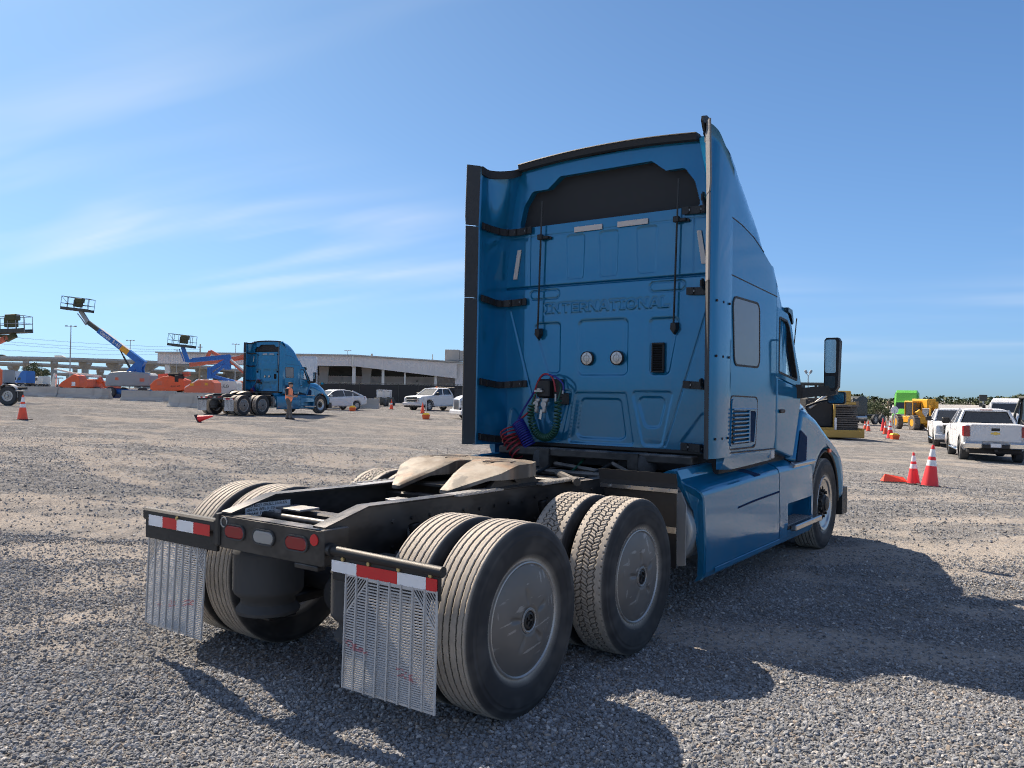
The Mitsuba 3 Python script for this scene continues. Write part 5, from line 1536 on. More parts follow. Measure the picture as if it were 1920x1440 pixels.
def simple_wheel(k, x, y, r, w=.26, rimm='m_lift_grey', s=1, detail=True):
    wk = holder(k, 'wheel')
    part(wk, 'tyre', lathe([(r * .62, -w / 2), (r * .9, -w / 2), (r, -w / 2 + .04), (r, w / 2 - .04), (r * .9, w / 2), (r * .62, w / 2)], 28, 'x', (x, y, r - .01)), 'm_rubber_dark', 40)
    pl = sg.Point(0, 0).buffer(r * .62, quad_segs=8)
    for a in range(6):
        pl = pl.difference(sg.Point(r * .40 * math.cos(a * PI / 3 + .2), r * .40 * math.sin(a * PI / 3 + .2)).buffer(r * .12, quad_segs=3))
    part(wk, 'rim', cat(move(prism(pl, 'x', s * w * .36 - .01, s * w * .36 + .01), (x, y, r - .01)), disc(r * .6, 'x', -.02, .02, (x, y, r - .01), 20)), rimm, 30)


def arch_poly(cy, r, cz, a0=0, a1=180, n=12):
    return [(cy + r * math.cos(math.radians(t)), cz + r * math.sin(math.radians(t))) for t in np.linspace(a0, a1, n)]


def pickup(loc, rz, label, nose, paint='m_white'):
    """crew-cab pickup; forward is +y"""
    k = thing('pickup_truck', label, 'pickup truck', loc, rz)
    side = [(-2.88, .62), (-2.90, 1.30), (-2.84, 1.37), (-.98, 1.37), (1.25, 1.30), (1.5, 1.27), (2.70, 1.18), (2.90, 1.05), (2.93, .5)] + arch_poly(1.85, .47, .42) + [(1.36, .38), (-1.30, .40)] + arch_poly(-1.78, .47, .42) + [(-2.27, .55)]
    hb = pillow(side, 'x', 0, 1.0, .12, 4)
    b = part(k, 'body', cat(hb, mirx(hb)), paint, 30)
    part(k, 'underbody', box(-.85, .85, -2.7, 2.7, .32, .75, .05), 'm_black_soft')
    # cab: pillars, roof, glass
    lo = [(-.93, -.98, 1.33), (.93, -.98, 1.33), (.93, 1.42, 1.27), (-.93, 1.42, 1.27)]
    up = [(-.72, -.72, 1.84), (.72, -.72, 1.84), (.72, .55, 1.85), (-.72, .55, 1.85)]
    lo, up = np.array(lo), np.array(up)
    mid = lo + (up - lo) * .90
    pl = []
    for i in range(4):
        pl.append(tube([lo[i], mid[i], up[i]], [.06, .055, .05], 6))
    for s in (-1, 1):
        pl.append(tube([(s * .93, .22, 1.3), (s * .74, .10, 1.82)], .05, 6))
    for q_ in pl:
        part(b, 'pillar', q_, paint, 40)
    part(b, 'roof', loft([[(-.70, y_, 1.80), (-.74, y_, 1.84), (-.55, y_, z_), (0, y_, z_ + .015), (.55, y_, z_), (.74, y_, 1.84), (.70, y_, 1.80)] for y_, z_ in ((-.80, 1.86), (-.70, 1.895), (.2, 1.905), (.52, 1.88), (.64, 1.85))]), paint, 40)

    def lerp(i, j, t, s):
        a = lo[i] + (lo[j] - lo[i]) * t
        c = up[i] + (up[j] - up[i]) * t
        return a + (c - a) * s
    part(b, 'rear_window', quad_panel([lerp(0, 1, .05, .10), lerp(0, 1, .95, .10), lerp(0, 1, .94, .92), lerp(0, 1, .06, .92)]), 'm_dark_glass')
    part(b, 'windscreen', quad_panel([lerp(2, 3, .04, .06), lerp(2, 3, .96, .06), lerp(2, 3, .95, .92), lerp(2, 3, .05, .92)]), 'm_dark_glass')
    for i, j in ((1, 2), (3, 0)):
        for a0, a1 in ((.06, .48), (.54, .93)) if i == 1 else ((.07, .46), (.52, .94)):
            part(b, 'side_window', quad_panel([lerp(i, j, a0, .08), lerp(i, j, a1, .08), lerp(i, j, a1, .88), lerp(i, j, a0, .88)]), 'm_dark_glass')
    for s in (-1, 1):
        for y_ in (-.92, .30):
            part(b, 'door', box(s * .999, s * 1.006, y_ + .04, y_ + (1.18 if y_ < 0 else 1.0), .55, 1.26, .003), paint, 20)
            part(b, 'door_handle', box(s * 1.004, s * 1.03, y_ + .10, y_ + .30, 1.10, 1.14, .008), 'm_chrome')
        part(b, 'wing_mirror', cat(box(s * 1.02, s * 1.30, 1.02, 1.12, 1.28, 1.52, .04), box(s * .95, s * 1.05, 1.04, 1.10, 1.30, 1.36)), 'm_black')
        part(b, 'running_board', box(s * .80, s * 1.04, -1.2, 1.2, .34, .40, .02), 'm_chrome')
        for y_ in (-1.78, 1.85):
            simple_wheel(k, s * .86, y_, .405, .29, 'm_steel', s)
            part(b, 'arch_lip', tube([(s * .99, q, z_) for q, z_ in arch_poly(y_, .48, .42)], .02, 5), 'm_black')
        part(k, 'tail_lamp', hull([(s * x_, y_, z_) for x_ in (.80, .985) for y_ in (-2.935, -2.80) for z_ in (.93, 1.30)] + [(s * 1.012, -2.70, z_) for z_ in (.95, 1.28)]), 'm_red_lens')
        part(k, 'headlamp', hull([(s * x_, y_, z_) for x_, y_ in ((.62, 2.95), (.95, 2.86), (1.005, 2.55), (.62, 2.7)) for z_ in (.80, 1.06)]), 'm_clear_lens')
    # tailgate
    tg = part(k, 'tailgate', box(-.79, .79, -2.925, -2.86, .76, 1.36, .02), paint)
    part(tg, 'pressing', cat(box(-.70, .70, -2.932, -2.92, .80, .84, .003), box(-.76, .76, -2.935, -2.90, 1.30, 1.365, .01)), paint)
    part(tg, 'handle', box(-.13, .13, -2.94, -2.91, 1.14, 1.24, .01), 'm_black')
    if nose == 'bowtie':
        bt = sg.Polygon([(-.14, .03), (-.055, .03), (-.045, .052), (.055, .052), (.055, .03), (.14, .03), (.12, -.03), (.05, -.03), (.045, -.052), (-.055, -.052), (-.055, -.03), (-.16, -.03)])
        part(tg, 'emblem', move(prism(bt, 'y', -2.937, -2.92), (0, 0, 1.055)), 'm_gold')
    part(k, 'rear_bumper', cat(box(-1.0, -.42, -3.06, -2.86, .52, .72, .03), box(.42, 1.0, -3.06, -2.86, .52, .72, .03)), 'm_chrome')
    part(k, 'bumper_step', box(-.9, .9, -3.03, -2.86, .52, .66, .02), 'm_black')
    pt = part(k, 'number_plate', box(-.16, .16, -3.037, -3.03, .57, .70), 'm_band')
    part(k, 'third_brake_lamp', box(-.2, .2, -.84, -.78, 1.85, 1.88), 'm_red_lens')
    part(k, 'tow_hitch', cat(box(-.05, .05, -3.1, -2.6, .42, .50), rod((-.5, -2.2, .38), (.45, -2.6, .42), .05)), 'm_black')
    # front
    part(k, 'front_grille', box(-.60, .60, 2.86, 2.965, .72, 1.10, .03), 'm_lift_dark' if nose != 'chrome' else 'm_black')
    part(k, 'grille_frame', cat(box(-.66, .66, 2.90, 2.975, 1.09, 1.14, .01), box(-.66, .66, 2.90, 2.975, .68, .73, .01), box(-.66, -.60, 2.90, 2.975, .70, 1.12, .01), box(.60, .66, 2.90, 2.975, .70, 1.12, .01), box(-.6, .6, 2.95, 2.972, .88, .93, .005)), 'm_chrome')
    part(k, 'front_bumper', pillow([(-1.0, .42), (1.0, .42), (1.0, .68), (-1.0, .68)], 'y', 2.6, 3.04, .08), 'm_chrome' if nose == 'bowtie' else paint, 30)
    part(k, 'air_dam', box(-.85, .85, 2.7, 2.99, .28, .45, .03), 'm_black')
    return k


x, y, z = (0.92, 29.63, -0.27)
a_ = math.radians(13)
x, y = x - 2.9 * math.sin(a_), y + 2.9 * math.cos(a_)
pickup(at_ground(x, y), a_, 'white pickup truck at the right edge seen from behind with gold tailgate emblem', 'bowtie')
x, y, z = (-2.08, 43.33, -0.62)
pickup(at_ground(x, y), math.pi + .20, 'white pickup truck facing the camera half behind the other white pickup', 'grille')

# white flatbed pickup in the middle distance
x, y, z = (-41.56, 48.99, 0.34)
k = pickup(at_ground(x, y), math.radians(35.4 + 180 - 38), 'white crew cab pickup with black flatbed body beside the fence', 'grille')
part(k, 'flatbed', cat(box(-1.12, 1.12, -3.1, -1.05, 1.1, 1.25, .02), box(-1.12, 1.12, -1.12, -1.02, 1.2, 2.0, .02), box(-1.12, -1.06, -3.1, -1.05, 1.2, 1.85), box(1.06, 1.12, -3.1, -1.05, 1.2, 1.85)), 'm_black')
part(k, 'beacon', lathe([(0, 1.9), (.08, 1.9), (.07, 2.02), (0, 2.04)], 12, 'z'), 'm_amber')


def sedan(name, loc, rz, label, paint, cat_='car', group=None):
    k = thing(name, label, cat_, loc, rz, group)
    side = [(-2.28, .45), (-2.32, .80), (-2.22, .98), (-1.55, 1.02), (.75, .93), (1.2, .88), (2.1, .72), (2.30, .58), (2.32, .32)] + arch_poly(1.40, .37, .30, 0, 180, 10) + [(1.02, .24), (-1.0, .24)] + arch_poly(-1.38, .37, .30, 0, 180, 10)
    hb = pillow(side, 'x', 0, .90, .12, 4)
    b = part(k, 'body', cat(hb, mirx(hb)), paint, 35)
    gh = [(-1.95, 1.0), (-1.15, 1.36), (-.5, 1.45), (.15, 1.44), (.55, 1.33), (1.25, .90)]
    w_ = [.70, .62, .60, .60, .62, .74]
    rf = loft([np.array([(-w, y_, z_ - .03), (-w * .8, y_, z_), (0, y_, z_ + .01), (w * .8, y_, z_), (w, y_, z_ - .03), (w, y_, z_ - .06), (-w, y_, z_ - .06)]) for (y_, z_), w in zip(gh[1:5], w_[1:5])])
    part(b, 'roof', rf, paint, 40)
    for q_ in ([tube([(s * .80, 1.22, .90), (s * .62, .45, 1.36)], .03, 6) for s in (-1, 1)] + [tube([(s * .80, -1.95, .99), (s * .64, -1.12, 1.34)], .07, 6) for s in (-1, 1)] + [tube([(s * .82, -.35, .95), (s * .62, -.30, 1.41)], .035, 6) for s in (-1, 1)]):
        part(b, 'pillar', q_, paint, 40)
    part(b, 'windscreen', quad_panel([(-.76, 1.22, .91), (.76, 1.22, .91), (.60, .52, 1.35), (-.60, .52, 1.35)]), 'm_dark_glass')
    part(b, 'rear_window', quad_panel([(.70, -1.92, 1.0), (-.70, -1.92, 1.0), (-.58, -1.18, 1.35), (.58, -1.18, 1.35)]), 'm_dark_glass')
    for s in (-1, 1):
        part(b, 'side_window', hull([(s * q, y_, z_) for q, y_, z_ in ((.845, .95, .96), (.835, .95, .96), (.845, -.31, .97), (.835, -.31, .97), (.645, .38, 1.35), (.635, .38, 1.35), (.645, -.28, 1.40), (.635, -.28, 1.40))]), 'm_dark_glass')
        part(b, 'side_window', hull([(s * q, y_, z_) for q, y_, z_ in ((.845, -.40, .97), (.835, -.40, .97), (.83, -1.55, 1.02), (.82, -1.55, 1.02), (.645, -.36, 1.40), (.635, -.36, 1.40), (.655, -1.05, 1.34), (.645, -1.05, 1.34))]), 'm_dark_glass')
        part(b, 'headlamp', hull([(s * x_, y_, z_) for x_, y_ in ((.5, 2.31), (.86, 2.14), (.90, 1.95)) for z_ in (.60, .72)]), 'm_clear_lens')
        part(b, 'tail_lamp', hull([(s * x_, y_, z_) for x_, y_ in ((.5, -2.33), (.86, -2.26), (.905, -2.0)) for z_ in (.76, .92)]), 'm_red_lens')
        part(b, 'wing_mirror', box(s * .88, s * 1.05, .86, .98, .95, 1.08, .03), paint)
        for y_ in (-1.38, 1.40):
            simple_wheel(k, s * .80, y_, .32, .20, 'm_steel', s)
    return k


x, y, z = (-40.69, 36.73, 0.39)
sedan('white_car', at_ground(x, y), math.radians(35.4 + 90 + 48), 'white sedan parked in front of the far blue tractor bonnet', 'm_white')

# ------------------------------------------------------------------ person


def limb(*js):
    import manifold3d as m3
    out = None
    for (a, ra), (b, rb) in zip(js[:-1], js[1:]):
        pts = np.vstack([ico(ra, a, sub=1)[0], ico(rb, b, sub=1)[0]])
        h = m3.Manifold.hull_points(pts)
        out = h if out is None else out + h
    return out


def smooth_manifold(m, ln, it=8):
    m = m.refine_to_length(ln)
    me = m.to_mesh()
    tm = trimesh.Trimesh(me.vert_properties[:, :3], me.tri_verts)
    trimesh.smoothing.filter_taubin(tm, iterations=it)
    return np.asarray(tm.vertices), np.asarray(tm.faces)


def build_person():
    x, y, z = (-27.68, 22.05, 0.31)
    k = thing('person', 'person in an orange safety vest and dark cap walking and looking at a phone', 'person', at_ground(x, y), -RV - .35 - .3)
    # forward +y, right +x
    body = limb(((0, .01, .98), .15), ((0, .0, 1.15), .145), ((0, .0, 1.34), .165), ((0, .03, 1.47), .07), ((0, .06, 1.54), .06))
    body = body + limb(((-.17, 0, 1.42), .075), ((.17, 0, 1.42), .075))
    hands = []
    for s in (1, -1):
        sh, el, wr = (s * .20, .0, 1.42), (s * .25, .06, 1.15), (s * .12, .32, 1.10)
        body = body + limb((sh, .065), (el, .048), (wr, .034))
        hn = limb((wr, .034), ((s * .09, .38, 1.12), .038))
        for q, l in ((-.03, .07), (-.01, .08), (.012, .075), (.032, .06)):
            p0 = np.array((s * .085, .40, 1.12 + q))
            hn = hn + limb((p0, .011), (p0 + (-s * .03, l * .6, .01), .010), (p0 + (-s * .055, l * .75, .015), .008))
        hn = hn + limb(((s * .10, .37, 1.15), .012), ((s * .07, .42, 1.18), .010))
        body = body + hn
    body = body + limb(((0, .06, 1.55), .055), ((0, .09, 1.62), .06))
    head = limb(((0, .085, 1.68), .098), ((0, .105, 1.64), .088), ((0, .14, 1.60), .05))
    head = head + limb(((0, .185, 1.66), .014), ((0, .20, 1.635), .016)) + limb(((.1, .07, 1.66), .02), ((.1, .06, 1.63), .014)) + limb(((-.1, .07, 1.66), .02), ((-.1, .06, 1.63), .014))
    body = body + head
    part(k, 'body', smooth_manifold(body, .03), 'm_skin', True)
    leg = None
    for s, fy, hy in ((1, .20, .0), (-1, -.16, .02)):
        l = limb(((s * .09, .0, .95), .115), ((s * .10, fy * .55 + .03, .52), .078), ((s * .10, fy, .10), .062))
        leg = l if leg is None else leg + l
    leg = leg + limb(((0, 0, .98), .15), ((0, 0, 1.0), .15))
    part(k, 'trousers', smooth_manifold(leg, .035), 'm_cloth_grey', True)
    for s, fy in ((1, .20), (-1, -.16)):
        part(k, 'boot', smooth_manifold(limb(((s * .10, fy - .03, .06), .058), ((s * .11, fy + .10, .045), .048), ((s * .115, fy + .19, .035), .036)), .03, 4), 'm_cloth_dark', True)
    sh = limb(((0, 0, .99), .16), ((0, 0, 1.15), .158), ((0, 0, 1.35), .178)) + limb(((-.18, 0, 1.42), .085), ((.18, 0, 1.42), .085))
    for s in (1, -1):
        sh = sh + limb(((s * .20, 0, 1.42), .082), ((s * .245, .045, 1.22), .068))
    part(k, 'shirt', smooth_manifold(sh, .035), 'm_cloth_dark', True)
    vs = limb(((0, 0, .99), .172), ((0, 0, 1.15), .170), ((0, 0, 1.36), .186)) + limb(((-.11, 0, 1.44), .085), ((.11, 0, 1.44), .085))
    part(k, 'safety_vest', smooth_manifold(vs, .03), 'm_vest', True)
    part(k, 'cap', cat(ico(.112, (0, .075, 1.715), (1, 1.05, .72)), hull([(x_, y_, z_) for x_, y_ in ((-.08, .15), (.08, .15), (.06, .27), (-.06, .27)) for z_ in (1.70, 1.712)])), 'm_cloth_dark', True)
    p = thing('phone', 'small dark phone held in both hands of the person', 'phone', at_ground(x, y), -RV - .35 - .3)
    part(p, 'case', move(box(-.04, .04, -.008, .008, -.07, .07, .006), (0, .47, 1.15), rx=-.6), 'm_black')


build_person()

# ------------------------------------------------------------------ far tractors
make_truck('semi_truck', 'second blue tractor unit parked farther back, person standing beside it', 'truck', (-32.17, 21.74, .40), .1775, 1)


def simple_tractor(loc, rz, label, paint, tall=True, hood_white=False):
    """conventional tractor of the far rows; forward +y"""
    k = thing('semi_truck', label, 'truck', loc, rz)
    top = 3.9 if tall else 2.9
    c = part(k, 'cab', loft([[(-1.15, y_, 1.0), (-1.2, y_, 1.2), (-1.2, y_, z_ - .35), (-1.0, y_, z_), (1.0, y_, z_), (1.2, y_, z_ - .35), (1.2, y_, 1.2), (1.15, y_, 1.0)] for y_, z_ in ((-1.6, top), (-.6, top), (.1, top - .3), (.55, 2.75 if tall else 2.75), (.75, 2.6))]), paint, 35)
    part(c, 'windscreen', quad_panel([(-1.0, 1.22, 1.75), (1.0, 1.22, 1.75), (.95, .78, 2.5), (-.95, .78, 2.5)], .01), 'm_dark_glass')
    part(c, 'cab_front', hull([(s * x_, y_, z_) for s in (1, -1) for x_, y_, z_ in ((1.15, .7, 1.0), (1.15, 1.25, 1.0), (1.1, 1.2, 1.75), (1.05, .74, 2.55), (1.1, .7, 2.55))]), paint)
    for s in (1, -1):
        part(c, 'side_window', quad_panel([(s * 1.205, -.1, 1.8), (s * 1.205, .8, 1.75), (s * 1.205, .55, 2.4), (s * 1.205, -.1, 2.45)]), 'm_dark_glass')
        part(c, 'mirror', cat(box(s * 1.35, s * 1.55, 1.0, 1.1, 1.7, 2.4, .03), rod((s * 1.1, 1.0, 1.8), (s * 1.4, 1.05, 1.8), .04)), 'm_black')
        w_ = part(k, 'wing', pillow([(1.2, .9), (1.3, 1.5), (2.3, 1.35), (3.1, 1.1), (3.25, .5)] + arch_poly(2.3, .58, .5, 0, 175, 10), 'x', s * .6, s * 1.2, .08), paint, 30)
        part(k, 'headlamp', hull([(s * x_, y_, z_) for x_, y_ in ((.7, 3.26), (1.1, 3.12), (1.12, 2.9)) for z_ in (.95, 1.2)]), 'm_clear_lens')
        for y_ in (2.3, -3.2, -4.5):
            simple_wheel(k, s * 1.05, y_, .51, .3, 'm_steel', s)
        part(k, 'fuel_tank', disc(.3, 'y', -1.6, .9, (s * .9, 0, .7), 18), 'm_alu')
    part(k, 'bonnet', loft([[(-.95 + t, y_, .8), (-.95 + t, y_, z_ - .2), (-.6, y_, z_), (.6, y_, z_), (.95 - t, y_, z_ - .2), (.95 - t, y_, .8)] for y_, z_, t in ((1.2, 1.85, 0), (2.2, 1.7, .12), (3.1, 1.45, .25), (3.3, 1.3, .28))]), 'm_white' if hood_white else paint, 30)
    part(k, 'radiator_grille', box(-.5, .5, 3.25, 3.34, .65, 1.28, .02), 'm_chrome' if not hood_white else 'm_black')
    part(k, 'bumper', box(-1.2, 1.2, 3.1, 3.4, .35, .65, .06), paint if not hood_white else 'm_lift_dark')
    part(k, 'frame', box(-.43, .43, -5.2, 2.5, .8, 1.0, .02), 'm_black')
    return k


x, y, z = (-47.35, 38.75, 0.22)
simple_tractor(at_ground(x, y), RV + 1.75, 'white tractor unit showing its tall sleeper behind the far blue tractor', 'm_white')
x, y, z = (-26.18, 37.85, 0.32)
simple_tractor(at_ground(x, y), RV + 1.95, 'white truck mostly hidden behind the left edge of the close blue tractor', 'm_white', False)
x, y, z = (-12.95, 95.13, -1.65)
simple_tractor(at_ground(x, y), math.pi + .10, 'bright green tractor unit facing the camera', 'm_green')
x, y, z = (-16.78, 85.04, -1.35)
simple_tractor(at_ground(x, y), math.pi - .35, 'dark truck with white bonnet beside the bulldozer', 'm_lift_dark', False, True)
x, y, z = (-1.30, 66.59, -1.05)
simple_tractor(at_ground(x, y), math.pi + .0, 'white cab roof standing above the white pickup at the right edge', 'm_white', False)
for i, (u_, mm, lab) in enumerate((((-199.07, 83.05, 0.56), 'm_white', 'white tractor unit in the far row below the flyover'), ((-190.65, 81.67, 0.64), 'm_lift_blue', 'blue tractor unit in the far row below the flyover'), ((-198.25, 88.53, 0.64), 'm_cream', 'cream tractor unit in the far row right of the blue one'), ((-127.55, 50.45, 0.94), 'm_lift_grey', 'grey tractor unit in the far row at the left edge'))):
    simple_tractor(at_ground(u_[0], u_[1]), RV + 1.2 + .1 * i, lab, mm, i in (0, 1))

# ------------------------------------------------------------------ machines on the right
x, y, z = (-8.95, 43.97, -0.45)
k = thing('bulldozer', 'yellow and black tracked bulldozer standing behind the bonnet of the close tractor', 'bulldozer', at_ground(x, y), RV)
for x0_, x1_ in ((.15, 1.38), (-2.6, -1.4)):
    tk = part(k, 'track', pillow([(-2.0, .25), (-2.2, .7), (-2.0, 1.2), (-1.2, 1.75), (1.4, 1.75), (2.0, 1.2), (2.2, .7), (2.0, .25), (1.6, .05), (-1.6, .05)], 'x', x0_, x1_, .03), 'm_black_soft', 20)
    part(tk, 'track_shoe', cat([box(x0_, x1_, -2.26 + abs(.75 - z_) * .25, -2.18 + abs(.75 - z_) * .25, z_, z_ + .07) for z_ in np.arange(.15, 1.8, .12)]), 'm_track')
part(k, 'track_guard', box(.12, 1.40, -2.3, 1.5, 1.75, 1.83), 'm_track')
part(k, 'rear_beam', cat(box(-.65, 1.45, -2.75, -2.35, .10, .50, .03), box(1.35, 1.5, -2.75, 0, .10, .6, .03)), 'm_cat')
part(k, 'engine_body', box(-1.35, .1, -2.0, 2.2, .6, 2.2, .08), 'm_black_soft')
part(k, 'cab', cat(box(-1.6, .3, -.9, .9, 2.9, 3.05, .04), [rod((a_, b_, 2.0), (a_, b_, 2.95), .07) for a_ in (-1.5, .2) for b_ in (-.8, .8)], box(-1.3, -.7, -.3, .4, 2.1, 2.75, .05)), 'm_lift_dark')
part(k, 'side_panel', cat(box(.3, 1.0, -2.2, -1.6, 2.0, 2.6, .04), box(.35, 1.25, -2.25, -1.7, 1.85, 2.0, .02)), 'm_cat')
part(k, 'exhaust', rod((-.25, -2.3, 2.45), (-1.3, -2.3, 1.65), .10, 12), 'm_alu', True)
part(k, 'lift_post', cat(box(-.02, .08, -2.4, -2.3, .4, 2.1), ), 'm_cat')
part(k, 'lift_rod', rod((.06, -2.46, .15), (.06, -2.46, 1.15), .06, 10), 'm_band', True)
part(k, 'lower_frame', box(-1.4, -.02, -2.5, -2.2, .45, .62, .02), 'm_cat')
part(k, 'work_lamp', cat(box(-1.55, -1.2, -.98, -.9, 2.7, 2.85), box(-.3, .1, -.98, -.9, 2.75, 2.9)), 'm_lift_dark')

x, y, z = (-8.75, 76.02, -1.39)
k = thing('telehandler', 'yellow telescopic handler with big dusty tyres beside the green truck', 'telehandler', at_ground(x, y), RV)
for x_, y_ in ((-.85, -.9), (-1.25, 1.3), (.95, -.4), (.8, 1.3)):
    w = holder(k, 'wheel')
    pr_ = [(.35, -.22), (.6, -.24), (.66, -.18), (.66, .18), (.6, .24), (.35, .22)]
    part(w, 'tyre', lathe(pr_, 24, 'x', (x_, y_, .66)), 'm_track', 40)
    part(w, 'tread_lug', cat([move(box(-.22, .22, -.05, .05, .64, .70), (x_, y_, .66), rx=a_) if False else (move(move(box(-.22, .22, -.05, .05, .64, .70), rx=a_), (x_, y_, .66))) for a_ in np.arange(0, 6.2, .42)]), 'm_track', kind='stuff')
    part(w, 'rim', disc(.33, 'x', -.2, .2, (x_, y_, .66), 18), 'm_yellow')
part(k, 'chassis', box(-.6, .9, -1.4, 1.8, .6, 1.2, .06), 'm_yellow')
part(k, 'boom', cat(beam((-.6, -1.0, 1.7), (.35, -1.0, .35), .3, .4), box(.15, .95, -1.2, 1.5, 1.95, 2.75, .05), box(.75, 1.1, -1.3, -.6, 1.0, 2.55, .04)), 'm_yellow')
part(k, 'carriage', cat(box(.1, .95, -1.55, -1.35, .25, .85, .03), box(.2, .3, -1.6, -1.5, .8, 2.2), box(.75, .85, -1.6, -1.5, .8, 2.2)), 'm_yellow')
cb = part(k, 'cab', cat(box(-.7, .2, -.3, 1.2, 2.42, 2.56, .04), [rod((a_, b_, 1.2), (a_, b_, 2.45), .05) for a_ in (-.65, .15) for b_ in (-.25, 1.15)]), 'm_yellow')
part(cb, 'cab_glass', box(-.62, .12, -.22, 1.1, 1.3, 2.42), 'm_dark_glass')
part(k, 'hydraulics', cat(rod((-.1, -1.2, .9), (.5, -1.2, 1.9), .07), box(.2, .8, -1.5, -1.3, 1.2, 1.75)), 'm_black')
part(k, 'fork', cat(box(-.4, -.28, -2.4, -1.5, .10, .16), box(.4, .52, -2.4, -1.5, .10, .16)), 'm_steel')

x, y, z = (1.97, 41.91, -0.11)
k = thing('loader_cab', 'glazed machine cab cut by the right edge behind the white pickup', 'machine', at_ground(x, y), RV)
part(k, 'lower_body', box(-.9, 1.6, -.9, .9, .4, 1.2, .05), 'm_yellow')
g_ = part(k, 'cab_frame', cat([tube(curve([(-.95, s * .8, 1.1), (-1.0, s * .8, 1.7), (-.75, s * .75, 2.5)], 5), .06, 6) for s in (1, -1)] + [rod((.8, s * .8, 1.1), (.8, s * .75, 2.5), .06) for s in (1, -1)] + [box(-.85, .9, -.8, .8, 2.5, 2.62, .04)]), 'm_lift_dark')
part(g_, 'cab_glass', loft([[(-.93, -.75, 1.15), (.75, -.75, 1.15), (.75, .75, 1.15), (-.93, .75, 1.15)], [(-.72, -.72, 2.5), (.75, -.72, 2.5), (.75, .72, 2.5), (-.72, .72, 2.5)]]), 'm_dark_glass')
for x_ in (-.6, 1.2):
    for y_ in (-1.0, 1.0):
        part(holder(k, 'wheel'), 'tyre', lathe([(.2, -.2), (.5, -.2), (.55, -.15), (.55, .15), (.5, .2), (.2, .2)], 20, 'y', (x_, y_, .55)), 'm_track', 40)

# small white loaders by the fence
for (x, y, z), lab in (((-50.37, 51.32, 0.37), 'small white cabbed loader standing by the fence'), ((-52.66, 54.60, 0.36), 'second small loader with pale canopy just right of the first one')):
    k = thing('small_loader', lab, 'loader', at_ground(x, y), RV)
    part(k, 'body', box(-.5, .5, -1.0, .8, .30, .8, .06), 'm_lift_dark')
    c_ = part(k, 'cab', cat(box(-.34, .34, -.5, .5, 1.45, 1.54, .03), [box(a_ - .05, a_ + .05, b_ - .05, b_ + .05, .8, 1.46) for a_ in (-.28, .28) for b_ in (-.45, .45)]), 'm_white')
    part(c_, 'cab_glass', box(-.22, .22, -.48, -.46, .85, 1.4), 'm_cream')
    for x_ in (-.5, .5):
        for y_ in (-.8, .7):
            part(holder(k, 'wheel'), 'tyre', disc(.30, 'x', -.1, .1, (x_, y_, .30), 18, .04), 'm_rubber_dark')

# ------------------------------------------------------------------ buildings, fence
x, y, z = (-70.31, 66.59, 0.48)
k = thing('canopy_building', 'long open sided grey metal shed with ribbed fascia behind the yard', 'building', (x, y, float(z)), RV)


def ribbed(a, b, za0, za1, zb0, zb1, y_, pitch=.30, t=.05):
    """ribbed sheet between x=a and x=b; bottom/top heights at both ends"""
    n = int(abs(b - a) / pitch)
    xs, top, bot, ys = [], [], [], []
    for i in range(n):
        for q, d in ((0, 0), (.18, 0), (.22, -t), (.78 - .4, -t), (.42, 0)):
            xx = a + (b - a) * (i + q) / n
            s_ = (i + q) / n
            xs.append(xx); ys.append(y_ + d); bot.append(za0 + (zb0 - za0) * s_); top.append(za1 + (zb1 - za1) * s_)
    P = np.stack([np.stack([xs, ys, bot], -1), np.stack([xs, ys, top], -1)])
    return grid(P)


part(k, 'fascia', ribbed(-24, 0, 4.25, 5.55, 4.3, 5.55, 0), 'm_siding')
part(k, 'side_fascia', ribbed(.03, 13.0, 4.3, 5.55, 2.95, 4.85, -.1), 'm_siding')
part(k, 'corner_trim', box(-.12, .12, -.2, .1, 4.25, 5.6), 'm_cream')
part(k, 'roof', cat(hull([(-24.2, -.3, 5.55), (0.1, -.3, 5.55), (0.1, 24, 6.2), (-24.2, 24, 6.2), (-24.2, -.3, 5.72), (.1, -.3, 5.72), (.1, 24, 6.35), (-24.2, 24, 6.35)]), hull([(0.1, -.4, 5.55), (20.0, -.4, 4.55), (20.0, 20, 5.2), (.1, 24, 6.2), (0.1, -.4, 5.72), (20.0, -.4, 4.7), (20.0, 20, 5.35), (.1, 24, 6.35)])), 'm_roof_metal')
part(k, 'soffit', hull([(-24, .1, 4.2), (12.9, .1, 4.2), (12.9, 8, 4.2), (-24, 8, 4.2), (-24, .1, 4.25), (12.9, 8, 4.25)]) if False else cat(box(-24, -.1, .1, .25, 4.2, 5.5), box(-24, 0, .3, 8, 4.45, 4.55)), 'm_lift_dark')
for x_, w_ in ((.1, .42), (3.7, .3), (6.4, .18), (10.2, .3), (-22.9, .6), (-12, .4)):
    part(k, 'column', box(x_ - w_ / 2, x_ + w_ / 2, .3, .6, -.5, 4.5 - max(0, x_) * .1), 'm_cream')
for x_ in (-4.1, 1.3):
    part(k, 'tapered_frame', prism([(x_ - .45, -.5), (x_ + .25, -.5), (x_ + .5, 4.4), (x_ - .75, 4.4)], 'y', 3.0, 3.3), 'm_roof_metal')
part(k, 'rear_wall', ribbed(-9, 19, -.6, 3.2, -.6, 3.3, 8.0, .4), 'm_siding')
part(k, 'upper_wall', box(-8, 13, 8.1, 8.2, 3.0, 4.5), 'm_lift_dark')
part(k, 'end_wall', ribbed(12.6, 20, -.6, 4.85, -.6, 4.5, .3, .4), 'm_siding')
